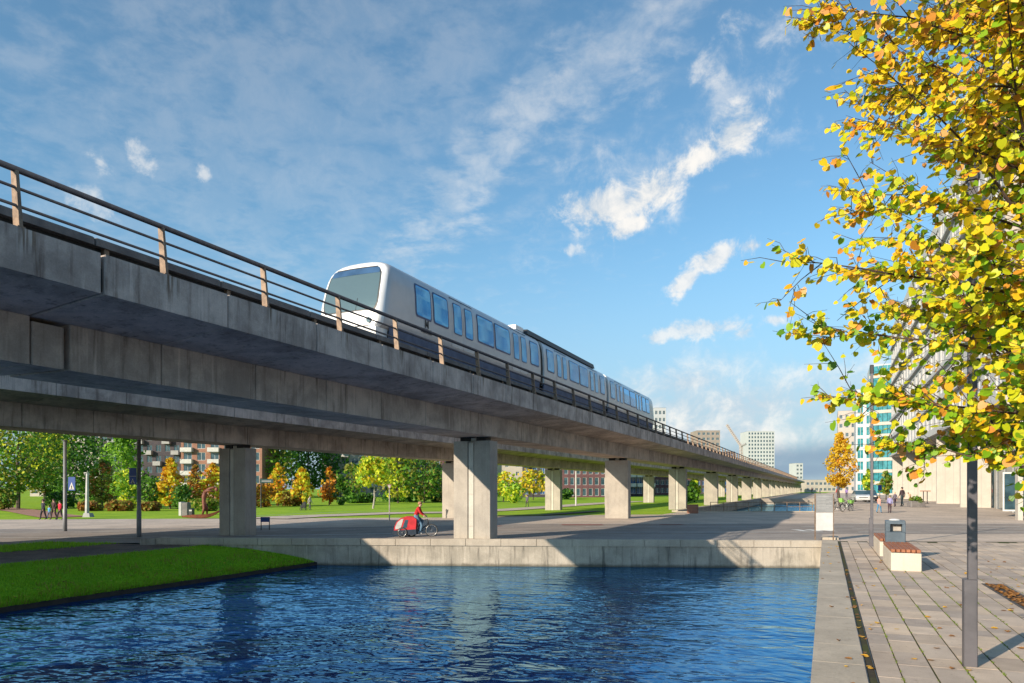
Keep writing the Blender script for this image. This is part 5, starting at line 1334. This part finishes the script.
    A = np.array([list(a) for a, b, c in seg]); Bv = np.array([list(b - a) for a, b, c in seg]); L2 = (Bv ** 2).sum(1) + 1e-9; S = np.array([slot(c) for a, b, c in seg])
    for f in nm.polygons:
        c = np.array(f.center); tt = np.clip(((c - A) * Bv).sum(1) / L2, 0, 1); dd = ((A + Bv * tt[:, None] - c) ** 2).sum(1); f.material_index = int(S[dd.argmin()])
    o.location = loc; o.rotation_euler.z = rz; tag(o, label, category)
    # hair cap
    h = Vector(J['head']) * k; c_ = Vector(J['crown']) * k; up = (c_ - h).normalized(); mid = h + (c_ - h) * .62 - Vector((0, .02 * k, 0))
    mb = MB(); mb.ball((0, 0, 0), .098 * k, .108 * k, .098 * k, 10, 7)
    mb.v = [tuple(mid + Vector((x, y, z if z > -.02 * k or y < -.01 * k else -.02 * k + (z + .02 * k) * .1))) for x, y, z in mb.v]
    mb.build('hair' if not hat else 'hat', cloth(hat or hair), o, world=False, smooth=True)
    # eyes
    for s in (-1, 1):
        MB().ball((h.x + .032 * s * k, h.y + .083 * k, h.z + .012 * k), .011 * k, n=6, k=4).build('eye', M['dark'], o, world=False)
    return o
# cyclist on the bicycle, heading right along the bridge
def wheel(parent, c, r, spokes=14, name='wheel'):
    w = MB().ring(c, (0, 1, 0), r - .02, .02, 26, 6).build(name, M['tyre'], parent, world=False, smooth=True)
    MB().ring(c, (0, 1, 0), r - .05, .013, 26, 5).build('rim', M['rim'], w, world=False, smooth=True)
    mb = MB()
    for i in range(spokes):
        a = 2 * math.pi * i / spokes; mb.tube([(c[0], c[1] + (.02 if i % 2 else -.02), c[2]), (c[0] + math.cos(a) * (r - .05), c[1], c[2] + math.sin(a) * (r - .05))], .003, 4)
    mb.tube([(c[0], c[1] - .05, c[2]), (c[0], c[1] + .05, c[2])], .025, 8); sp = mb.build('spokes', M['rim'], w, world=False); sp['kind'] = 'stuff'
    return w
def bicycle(label, loc, rz, frame=(.02, .02, .022), group=None, basket=False, seat=None):
    t = thing('bicycle', label, 'bicycle', loc, rz, group); m = cloth(frame)
    r = .335; RW, FW = (-.52, 0, r), (.56, 0, r)
    wheel(t, RW, r); wheel(t, FW, r)
    bb, st, hd, hl = (-.08, 0, .29), (-.22, 0, .82), (.36, 0, .90), (.40, 0, .70)
    mb = MB()
    for a, b, q in ((bb, st, .018), (bb, hl, .02), (st, hd, .016), (bb, RW, .011), ((-.2, 0, .76), RW, .010), (hd, hl, .02)): mb.tube([a, b], q, 8)
    for s in (-1, 1): mb.tube([(hl[0], 0, hl[2]), (hl[0] + .02, .05 * s, .62), (FW[0], .05 * s, r)], .012, 7)
    mb.build('frame', m, t, world=False, smooth=True)
    MB().tube([st, (-.235, 0, .93)], .013, 7).build('seat_post', M['rim'], t, world=False)
    MB().hexa([(-.36, -.09, .93), (-.12, -.02, .95), (-.12, .02, .95), (-.36, .09, .93), (-.36, -.08, .98), (-.11, -.015, .975), (-.11, .015, .975), (-.36, .08, .98)]).build('saddle', M['dark'], t, world=False)
    mb = MB(); mb.tube([hd, (.33, 0, 1.02)], .014, 7); mb.tube([(.33, 0, 1.02), (.30, -.22, 1.06), (.16, -.27, 1.05)], .012, 7); mb.tube([(.33, 0, 1.02), (.30, .22, 1.06), (.16, .27, 1.05)], .012, 7)
    mb.build('handlebar', M['rim'], t, world=False, smooth=True)
    mb = MB(); mb.ring(bb, (0, 1, 0), .09, .008, 18, 5); mb.tube([bb, (-.02, -.09, .13)], .011, 6); mb.tube([bb, (-.14, .09, .45)], .011, 6); mb.box(-.07, .03, -.17, -.09, .115, .14); mb.box(-.19, -.09, .09, .17, .44, .465)
    mb.build('crankset', M['rim'], t, world=False)
    for c, e0, e1 in ((RW, 20, 200), (FW, 20, 170)):
        mb = MB(); n = 14; pts = [(c[0] + math.cos(R(e0 + (e1 - e0) * i / n)) * (r + .03), c[2] + math.sin(R(e0 + (e1 - e0) * i / n)) * (r + .03)) for i in range(n + 1)]
        for (xa, za), (xb, zb) in zip(pts, pts[1:]): mb.quad((xa, -.03, za), (xa, .03, za), (xb, .03, zb), (xb, -.03, zb))
        mb.build('mudguard', M['dark'], t, world=False)
    MB().ball((.42, 0, .88), .035, .035, .035).build('lamp', M['rim'], t, world=False)
    if basket:
        mb = MB(); c_ = cloth(basket); mb.hexa([(.42, -.16, .70), (.70, -.16, .70), (.70, .16, .70), (.42, .16, .70), (.38, -.21, .98), (.76, -.21, .98), (.76, .21, .98), (.38, .21, .98)]); mb.build('basket', c_, t, world=False)
    if seat: MB().hexa([(-.75, -.15, .80), (-.42, -.15, .80), (-.42, .15, .80), (-.75, .15, .80), (-.82, -.17, 1.15), (-.68, -.17, 1.15), (-.68, .17, 1.15), (-.82, .17, 1.15)]).build('child_seat', cloth(seat), t, world=False)
    return t
VC = 32.75
def at_u(px, v, dz=0): p = UV((px - 512) * v / F, v); p.z = G(p.x, p.y) + dz; return p
bk = at_u(420.8, VC)
bike = bicycle('black city bicycle ridden along the bridge, pulling a red trailer', bk, TH); bike.scale = (.88,) * 3
pose = {'pelvis': (-.26, 0, 1.02), 'spine': (-.20, 0, 1.22), 'chest': (-.12, 0, 1.40), 'neck': (-.05, 0, 1.53), 'head': (-.02, 0, 1.65), 'crown': (-.03, 0, 1.74), 'nose': (.08, 0, 1.645),
 'shl': (-.10, .18, 1.46), 'ell': (.0, .25, 1.22), 'wrl': (.17, .27, 1.10), 'shr': (-.10, -.18, 1.46), 'elr': (.0, -.25, 1.22), 'wrr': (.17, -.27, 1.10),
 'hipl': (-.25, .10, .99), 'knl': (.12, .12, .78), 'anl': (-.12, .12, .53), 'tol': (.03, .13, .48), 'hipr': (-.25, -.10, .99), 'knr': (.08, -.12, .60), 'anr': (-.05, -.12, .20), 'tor': (.10, -.13, .155)}
# joints above run along the bicycle, so swap to the figure's own axes (x right, y ahead)
pose = {k: (-y, x, z) for k, (x, y, z) in pose.items()}
person('cyclist in a red jacket and blue jeans riding over the bridge', bk, TH - math.pi / 2, 1.58, (.50, .015, .02), (.13, .24, .36), (.55, .55, .55), (.42, .22, .12), pose, bulk=1.28)
# child trailer
tl = at_u(405.3, VC)
tt_ = thing('bicycle_trailer', 'red and dark blue child trailer hitched behind the bicycle', 'trailer', tl, TH); tt_.scale = (.92,) * 3
for sy, nm in ((-.36, 1), (.36, 2)): wheel(tt_, (-.10, sy, .25), .25, 10)
wheel(tt_, (.34, 0, .22), .22, 10)
def arc_hood(): return [(-.52, .30), (-.50, .52), (-.38, .78), (-.18, .96), (.08, 1.04), (.42, 1.02), (.60, .90), (.56, .30)]
mb = MB(); mb.prism(arc_hood(), -.33, .33); recalc(mb.build('hood', M['red'], tt_, world=False))
mb = MB(); mb.prism([(-.56, .12), (-.58, .34), (.58, .40), (.60, .14)], -.345, .345); recalc(mb.build('tub', cloth((.02, .035, .06)), tt_, world=False))
for y in (-.338, .338):
    for poly, m in (([(-.45, .40), (-.44, .54), (-.33, .76), (-.16, .90), (-.04, .93), (-.18, .44)], M['offwhite']), ([(-.10, .46), (.04, .86), (.20, .88), (.12, .48)], M['bglass'])):
        mb = MB(); mb.add([(x, y, z) for x, z in poly], [tuple(range(len(poly)))]); mb.build('side_window', m, tt_, world=False)
MB().tube([(.58, 0, .30), (.80, -.05, .34), (.92, -.05, .335)], .02, 7).build('tow_bar', M['dark'], tt_, world=False)

def walker(label, px, py, hpx, face, **k):
    p = AT(px, py); v = -p.x * ST + p.y * CT
    return person(label, p, TH + face, hpx * v / F, **k)
walker('pedestrian in black clothes walking left of two others on the paving', 43.3, 519.8, 20.5, 2.8, jacket=(.03, .03, .04), trousers=(.02, .02, .025))
walker('child in a light blue top between the two adults at left', 49.3, 519.0, 13.5, 2.9, jacket=(.10, .30, .55), trousers=(.08, .12, .22))
walker('pedestrian in dark coat beside the one with the red jacket', 53.8, 519.6, 20.8, 3.0, jacket=(.06, .03, .03), trousers=(.10, .06, .05), hair=(.05, .03, .02))
walker('pedestrian in a red jacket right of the group, near the left lamp post', 60.0, 519.9, 19.5, 2.7, jacket=(.62, .02, .05), trousers=(.03, .025, .03))
walker('parent in a pale top pushing a dark stroller across the lawn', 309.8, 510.0, 14.5, -1.9, jacket=(.55, .50, .47), trousers=(.08, .08, .09))
p = AT(304.3, 510.3); v = -p.x * ST + p.y * CT; s = v / F
st_ = thing('stroller', 'black stroller pushed over the lawn', 'stroller', p, TH)
MB().hexa([(-3.2 * s, -.25, 2.5 * s), (1.5 * s, -.25, 2.5 * s), (1.5 * s, .25, 2.5 * s), (-3.2 * s, .25, 2.5 * s), (-3.6 * s, -.27, 5 * s), (1.8 * s, -.27, 5 * s), (1.8 * s, .27, 5 * s), (-3.6 * s, .27, 5 * s)]).build('carrycot', M['dark'], st_, world=False)
mb = MB(); mb.prism([(-1.6 * s, 5.05 * s), (-1.3 * s, 7.5 * s), (.2 * s, 8.4 * s), (1.6 * s, 7.2 * s), (1.8 * s, 5.05 * s)], -.27, .27); recalc(mb.build('hood', M['dark'], st_, world=False))
MB().tube([(1.5 * s, 0, 5 * s), (4.2 * s, 0, 7.5 * s)], .02, 6).build('handle', M['rim'], st_, world=False)
for wx in (-2.9, 1.3):
    for wy in (-.26, .26): MB().ring((wx * s, wy, 1.25 * s), (0, 1, 0), 1.0 * s, .03, 14, 5).build('wheel', M['tyre'], st_, world=False)
mb = MB(); mb.tube([(-2.9 * s, 0, 1.2 * s), (.8 * s, 0, 3 * s)], .015, 5); mb.tube([(1.3 * s, 0, 1.2 * s), (-1.5 * s, 0, 3 * s)], .015, 5); mb.build('frame', M['rim'], st_, world=False)
walker('pedestrian in grey walking on the path right of the near pillar', 527.2, 507.2, 12.5, 2.6, jacket=(.10, .10, .13), trousers=(.06, .05, .06))
walker('pedestrian in blue farther off beside the small yellow trees', 521.7, 499.6, 9.2, .4, jacket=(.03, .08, .28), trousers=(.03, .04, .09))
# promenade
walker('woman in a long dark coat standing by the colonnade planter', 902.2, 506.5, 19.5, .3, jacket=(.055, .035, .045), trousers=(.03, .05, .06), hair=(.04, .025, .02))
walker('child in a pink jacket and blue trousers near the lamp post', 879.0, 511.0, 17.0, -1.2, jacket=(.62, .33, .28), trousers=(.06, .22, .38), hair=(.35, .22, .10))
walker('child in a lilac jacket and dark trousers next to the woman in the coat', 889.8, 511.0, 17.8, -.4, jacket=(.30, .28, .50), trousers=(.06, .03, .04), hair=(.25, .2, .08))
walker('person with a grey top standing between the lilac child and the woman', 895.0, 506.9, 15.0, .2, jacket=(.14, .12, .16), trousers=(.05, .03, .05), hat=(.55, .5, .3))
walker('person in a red jacket beyond the parked bicycles', 837.5, 498.2, 11.0, .4, jacket=(.60, .05, .09), trousers=(.05, .05, .10))
walker('person in purple beyond the golden street tree trunk', 846.6, 497.8, 9.5, -.4, jacket=(.22, .14, .40), trousers=(.06, .05, .09))
walker('seated looking small person bending at the planter', 910.3, 504.0, 12.0, 1.2, jacket=(.50, .33, .20), trousers=(.12, .1, .12), pose={'chest': (0, .12, 1.3), 'neck': (0, .2, 1.43), 'head': (0, .26, 1.53), 'crown': (0, .3, 1.62), 'nose': (0, .35, 1.5)})
for i, (px, py, jk, lab) in enumerate([(801, 492.6, (.05, .05, .07), 'tiny dark pedestrian far down the street by the low buildings'), (812, 493.0, (.35, .08, .08), 'tiny pedestrian in dull red far down the street'), (820, 494.0, (.06, .08, .15), 'tiny pedestrian in navy left of the golden tree')]):
    walker(lab, px, py, F * 1.7 / 250 if py < 493 else F * 1.7 / 215, i, jacket=jk)
# bicycles parked by the golden tree
a = bicycle('parked bicycle with a bright green basket and child seat near the board', AT(846.5, 511.5), TH + .5, (.25, .3, .28), 'bicycles parked at the quay', (.20, .42, .08), (.25, .5, .1))
a = bicycle('dark parked bicycle standing alone by the golden tree trunk', AT(843.5, 508.2), TH - .9, (.03, .03, .035), 'bicycles parked at the quay')
for px, py, rz, lab in ((838.0, 511.0, -.7, 'parked bicycle left of the one with the green basket'), (850.5, 509.0, .9, 'parked bicycle behind the one with the green basket'), (834.5, 508.0, 1.0, 'parked bicycle half hidden behind the information board')):
    copy_tree(a, AT(px, py), TH + rz, lab)
# cars far along the street
def car(label, loc, rz, body, L=4.2, W=1.76, H=1.46):
    t = thing('parked_car', label, 'car', loc, rz, 'cars along the street'); m = pm('car_paint', body, tuple(x * .9 for x in body), 3, .25, fine=.01, coat=.6)
    w = W / 2
    sect = [(-2.1, .32, .62, .80), (-2.05, .25, .80, .90), (-1.45, .22, .92, .97), (-.9, .2, .98, 1.0), (1.3, .2, 1.0, 1.0), (1.9, .22, .97, .97), (2.08, .3, .85, .88)]
    rings = []
    for x, z0, z1, k in sect: rings.append([(x, -w * k, z0), (x, -w * k, z1 * .78), (x, -w * k * .94, z1), (x, w * k * .94, z1), (x, w * k, z1 * .78), (x, w * k, z0)])
    recalc(MB().loft(rings).build('body', m, t, world=False, smooth=False))
    rings = []
    for x, z, k in ((-1.05, .98, .86), (-.30, 1.42, .74), (.9, H, .74), (1.75, 1.0, .82)): rings.append([(x, -w * k, z), (x, w * k, z), (x, w * k * 1.05, .96), (x, -w * k * 1.05, .96)])
    recalc(MB().loft(rings).build('cabin_glass', M['bglass'], t, world=False))
    MB().hexa([(-.32, -w * .74, 1.425), (.92, -w * .74, H + .003), (.92, w * .74, H + .003), (-.32, w * .74, 1.425), (-.25, -w * .66, 1.465), (.85, -w * .66, H + .04), (.85, w * .66, H + .04), (-.25, w * .66, 1.465)]).build('roof', m, t, world=False)
    for x in (-1.3, 1.3):
        for s in (-1, 1):
            wh = MB().tube([(x, s * (w - .17), .31), (x, s * (w + .01), .31)], .31, 16).build('wheel', M['tyre'], t, world=False); MB().tube([(x, s * (w + .005), .31), (x, s * (w + .02), .31)], .2, 12).build('rim', M['rim'], wh, world=False)
    for s in (-1, 1): MB().hexa([(-2.13, s * .5 - .16, .60), (-2.13, s * .5 + .16, .60), (-1.95, s * .52 + .16, .60), (-1.95, s * .52 - .16, .60), (-2.1, s * .5 - .16, .74), (-2.1, s * .5 + .16, .74), (-1.9, s * .52 + .16, .76), (-1.9, s * .52 - .16, .76)]).build('headlight', M['white'], t, world=False)
    MB().box(-2.14, -2.09, -.26, .26, .40, .51).build('number_plate', M['white'], t, world=False)
    MB().box(-2.135, -2.08, -.5, .5, .54, .62).build('grille', M['dark'], t, world=False)
    return t
car('silver car with a blue windscreen facing the camera beside the golden tree', AT(860.5, 501.8), math.pi / 2 + .12, (.55, .57, .58))
car('dark car parked right of the silver car', AT(870.0, 501.0), math.pi / 2, (.02, .022, .03))
# blue traffic sign, planter, high table
sign_panel('small blue traffic sign beyond the lamp post on the promenade', 878, 881.6, 485, 490.3, 85, M['signblue'])
p = UV((879.8 - 512) * 85.1 / F, 85.1); MB().tube([(p.x, p.y, 0), (p.x, p.y, ROWZ(485.5, 85.1))], .035, 8).build('sign_post', M['galv']); tag(bpy.data.objects['sign_post'], 'thin grey post carrying the small blue traffic sign', 'post')
p = AT(916, 507.2); v = -p.x * ST + p.y * CT; s = v / F
pl = thing('planter', 'long dark grey planter box in front of the colonnade', 'planter', p, TH)
MB().cbox(-7 * s, 7 * s, -.4, .4, 0, 6.3 * s, .03).build('box', M['cover'], pl, world=False)
me = leaf_cloud(77, (lambda t: 5 * s, 6.4 * s, 9.5 * s), 500, .12, [LEAF['olive'], LEAF['green']], 14); put(me, 'plants', pl, world=False)
p = AT(925.5, 503.6); v = -p.x * ST + p.y * CT; s = v / F
for dx, lab in ((-1.4, 'high wooden table at the cafe by the colonnade, left one'), (2.4, 'high wooden table at the cafe by the colonnade, right one')):
    q = p + Vector((CT, ST, 0)) * dx * s
    ht = thing('high_table', lab, 'table', q, TH, 'high tables at the colonnade')
    MB().cbox(-2.6 * s, 1.2 * s, -.35, .35, 12.2 * s, 13.0 * s, .02).build('table_top', M['slat'], ht, world=False); MB().tube([(-.7 * s, 0, 0), (-.7 * s, 0, 12.1 * s)], .05, 8).build('leg', M['dark'], ht, world=False)
    MB().box(-1.6 * s, .2 * s, -.25, .25, 0, .05).build('foot', M['dark'], ht, world=False)

# ------------------------------------------------------------------ foreground tree
def foreground_tree():
    g = random.Random(21); TXY = Vector((1.66, 7.35, 0)); H = 8.6
    t = thing('autumn_tree', 'young street tree with yellow orange and green leaves at the right foreground', 'tree', TXY)
    tp = [Vector((0.02 * math.sin(i * 1.3), 0.03 * math.cos(i * 1.7), H * i / 9)) for i in range(10)]
    MB().tube([TXY + q for q in tp], [.075, .07, .065, .058, .05, .043, .035, .027, .018, .008], 10).build('trunk', M['bark'], t, smooth=True)
    leaves = []; br = MB(); tw = MB()
    def rad(z): # crown reach at a height
        if z < 2.0: return .5
        pts_ = [(2.0, .5), (2.5, .85), (2.9, 1.25), (3.5, 1.75), (4.2, 2.2), (4.7, 2.05), (5.4, 1.85), (6.6, 1.8), (7.6, 1.4), (8.6, .7), (9.8, .2)]
        for (za, ra), (zb, rb) in zip(pts_, pts_[1:]):
            if z <= zb: return ra + (rb - ra) * (z - za) / (zb - za)
        return .2
    def leafy_twig(a, b, n, r0):
        tw.tube([a, (a + b) / 2 + Vector((g.uniform(-.03, .03), g.uniform(-.03, .03), g.uniform(-.01, .03))), b], [r0, r0 * .7, r0 * .4], 4, cap=False)
        for i in range(n):
            q = a + (b - a) * ((i + g.uniform(.2, .9)) / n); leaves.append(q)
    nb = 96
    for i in range(nb):
        z0 = 2.3 + 5.7 * (i / nb) ** 1.0; az = i * 2.39996 + g.uniform(-.35, .35)
        up = math.radians(g.uniform(8, 46)) * (1.0 if z0 > 3 else .7)
        reach = rad(z0 + .6) * (g.uniform(.85, 1.0) if i % 2 else g.uniform(.45, .8)) + (.15 if 3.4 < z0 < 4.0 and i % 8 == 1 else 0)
        d = Vector((math.cos(az), math.sin(az), 0)); a = TXY + Vector((0, 0, z0)); pts = [a]; n = 7
        side = Vector((-d.y, d.x, 0)); cur = g.uniform(-.18, .18)
        for k in range(1, n + 1):
            f = k / n; pts.append(a + d * reach * f + side * cur * reach * f * f + Vector((0, 0, math.tan(up) * reach * (f - .28 * f * f) + g.uniform(-.03, .03))))
        r0 = .006 + .0065 * reach * (1 - z0 / 12)
        br.tube(pts, [r0 * (1 - .86 * k / n) for k in range(n + 1)], 6)
        for k in range(1, n + 1):
            cnt = 4 if k < 3 else 5
            for _ in range(cnt):
                f = g.uniform(0, 1); q = pts[k - 1] + (pts[k] - pts[k - 1]) * f
                sd_ = side * g.choice((-1, 1)); ln = g.uniform(.22, .62) * (1.1 - .55 * k / n) * min(1.15, reach / 1.9 + .3)
                e = q + (d * g.uniform(.3, .9) + sd_ * g.uniform(.3, .9) + Vector((0, 0, g.uniform(-.15, .75)))).normalized() * ln
                leafy_twig(q, e, g.randint(4, 6), .0034)
                if g.random() < .5:
                    e2 = q + (e - q) * .6; e3 = e2 + (sd_ * g.uniform(-.6, .8) + d * .4 + Vector((0, 0, g.uniform(-.4, .7)))).normalized() * ln * .6
                    leafy_twig(e2, e3, g.randint(2, 4), .003)
        for k in range(1, n):
            if g.random() < .62:
                q = pts[k]; v_ = (d * g.uniform(.1, .8) + side * g.choice((-1, 1)) * g.uniform(.2, .9) + Vector((0, 0, g.choice((-.55, .9)) * g.uniform(.4, 1.1)))).normalized(); ln = g.uniform(.35, .75) * min(1.1, reach / 2 + .2)
                e = q + v_ * ln; br.tube([q, (q + e) / 2 + Vector((0, 0, .02)), e], [.005, .004, .002], 5)
                for _ in range(6):
                    f = g.uniform(.25, 1); w_ = q + (e - q) * f
                    leafy_twig(w_, w_ + (v_ * .5 + Vector((g.uniform(-1, 1), g.uniform(-1, 1), g.uniform(-.7, .8)))).normalized() * g.uniform(.15, .34), g.randint(2, 4), .003)
        leafy_twig(pts[-1], pts[-1] + (pts[-1] - pts[-2]).normalized() * g.uniform(.18, .38), 4, .0035)
    br.build('branch', M['twig'], t)['kind'] = 'stuff'; tw.build('twigs', M['twig'], t)['kind'] = 'stuff'
    # leaf shapes: rounded heart, folded along the midrib, slightly curled
    def leaf_vs(k):
        q = random.Random(k); w = q.uniform(.44, .54); curl = q.uniform(-.10, .16); fold = q.uniform(.05, .22)
        rim = [(0, -.04), (.30 * w * 2, -.10), (.98 * w, .16), (w, .44), (.70 * w, .74), (0, 1.04)]
        V = [(0, .02, 0), (0, .36, curl * .3), (0, .70, curl)]; 
        right = [(x, y, fold * x + curl * y * y - .02 * q.random()) for x, y in rim[1:5]]; left = [(-x, y, fold * x + curl * y * y - .02 * q.random()) for x, y in rim[1:5]]
        tip = (0, 1.04, curl * 1.1)
        V = V + right + [tip] + left     # 0-2 midrib, 3-6 right, 7 tip, 8-11 left
        Fc = [(0, 3, 4, 1), (1, 4, 5, 2), (2, 5, 6, 7), (1, 9, 8, 0), (2, 10, 9, 1), (7, 11, 10, 2)]
        return np.array(V), Fc
    shapes = [leaf_vs(k) for k in range(6)]
    L = {'yellow': leafy('autumn_yellow', (.76, .54, .012), (.82, .62, .025), .40, .45), 'amber': leafy('autumn_amber', (.74, .38, .012), (.78, .46, .02), .38, .45), 'orange': leafy('autumn_orange', (.52, .19, .02), (.64, .28, .03), .3, .5),
         'peach': leafy('autumn_peach', (.70, .36, .13), (.66, .30, .08), .3, .5), 'lime': leafy('autumn_lime', (.48, .56, .015), (.66, .62, .02), .42, .42), 'green': leafy('autumn_green', (.17, .36, .014), (.28, .46, .02), .42, .42), 'deep': leafy('autumn_deep_green', (.06, .17, .012), (.10, .23, .015), .3, .42)}
    keys = list(L); mats = [L[k] for k in keys]
    def colour(p):
        z = p.z; u = (p.x - TXY.x) * CT + (p.y - TXY.y) * ST          # left of the tree turns first, and the top
        h = (z - 2.45) / 5.6 - .15 * u + g.uniform(-.30, .30)
        r = g.random()
        if h > .62: w = {'yellow': 6, 'amber': 2.2, 'orange': .9, 'peach': .6, 'lime': 2.6, 'green': .4}
        elif h > .34: w = {'yellow': 4.5, 'amber': 1.0, 'orange': .6, 'peach': .3, 'lime': 5, 'green': 1.6, 'deep': .2}
        elif h > .12: w = {'yellow': 2.6, 'amber': .9, 'orange': .8, 'peach': .35, 'lime': 4, 'green': 2.4, 'deep': .9}
        else: w = {'yellow': 1.2, 'amber': .6, 'orange': .6, 'lime': 3, 'green': 3.4, 'deep': 1.8}
        tot = sum(w.values()); r *= tot
        for k, x in w.items():
            r -= x
            if r <= 0: return keys.index(k)
        return 0
    recs = []
    camp = Vector((0, 0, CAMZ))
    for p in leaves:
        s = g.uniform(.038, .076) * (1.25 if g.random() < .12 else 1)
        # hang: the leaf points outward and down, its face turned to the light
        out = (p - (TXY + Vector((0, 0, p.z)))); out.z = 0; out = out.normalized() if out.length > .01 else Vector((1, 0, 0))
        yv = (out * g.uniform(-.2, .9) + Vector((g.uniform(-.7, .7), g.uniform(-.7, .7), g.uniform(-1.1, -.1)))).normalized()
        nv = (Vector((-.35, -.80, .45)) + Vector((g.uniform(-1, 1), g.uniform(-1, 1), g.uniform(-.8, .8))) * .75); xv = yv.cross(nv).normalized(); zv = xv.cross(yv)
        st = p + Vector((g.uniform(-.02, .02), g.uniform(-.02, .02), -.01))
        recs.append((st, xv * s, yv * s, zv * s, g.randrange(6), colour(p)))
    # the 300 that show largest are leaves of their own, the rest one crown
    def shown(r):
        q = r[0]; v = -q.x * ST + q.y * CT; u = q.x * CT + q.y * ST
        px = 512 + F * u / v if v > .5 else -1e9; py = HOR - F * (q.z - CAMZ) / v if v > .5 else 0
        return (r[1].length / v) if (0 < px < 1024 and 0 < py < 683) else -1
    order = sorted(range(len(recs)), key=lambda i: -shown(recs[i])); single = set(order[:300])
    LM = {}
    crown = MB()
    for i, (p, x, y, z, k, c) in enumerate(recs):
        V, Fc = shapes[k]
        if i in single:
            if (k, c) not in LM:
                m = MB(); m.add([tuple(q) for q in V], Fc); LM[(k, c)] = m.mesh('leaf', mats[c], True)
            o = bpy.data.objects.new('leaf', LM[(k, c)]); COL.objects.link(o)
            o.matrix_world = Matrix(((x.x, y.x, z.x, p.x), (x.y, y.y, z.y, p.y), (x.z, y.z, z.z, p.z), (0, 0, 0, 1))); adopt(o, t)
        else: crown.add([tuple(p + x * q[0] + y * q[1] + z * q[2]) for q in V], Fc, c)
    o = crown.build('foliage', mats, t, smooth=True); o['kind'] = 'stuff'
    print('leaves', len(recs))
foreground_tree()
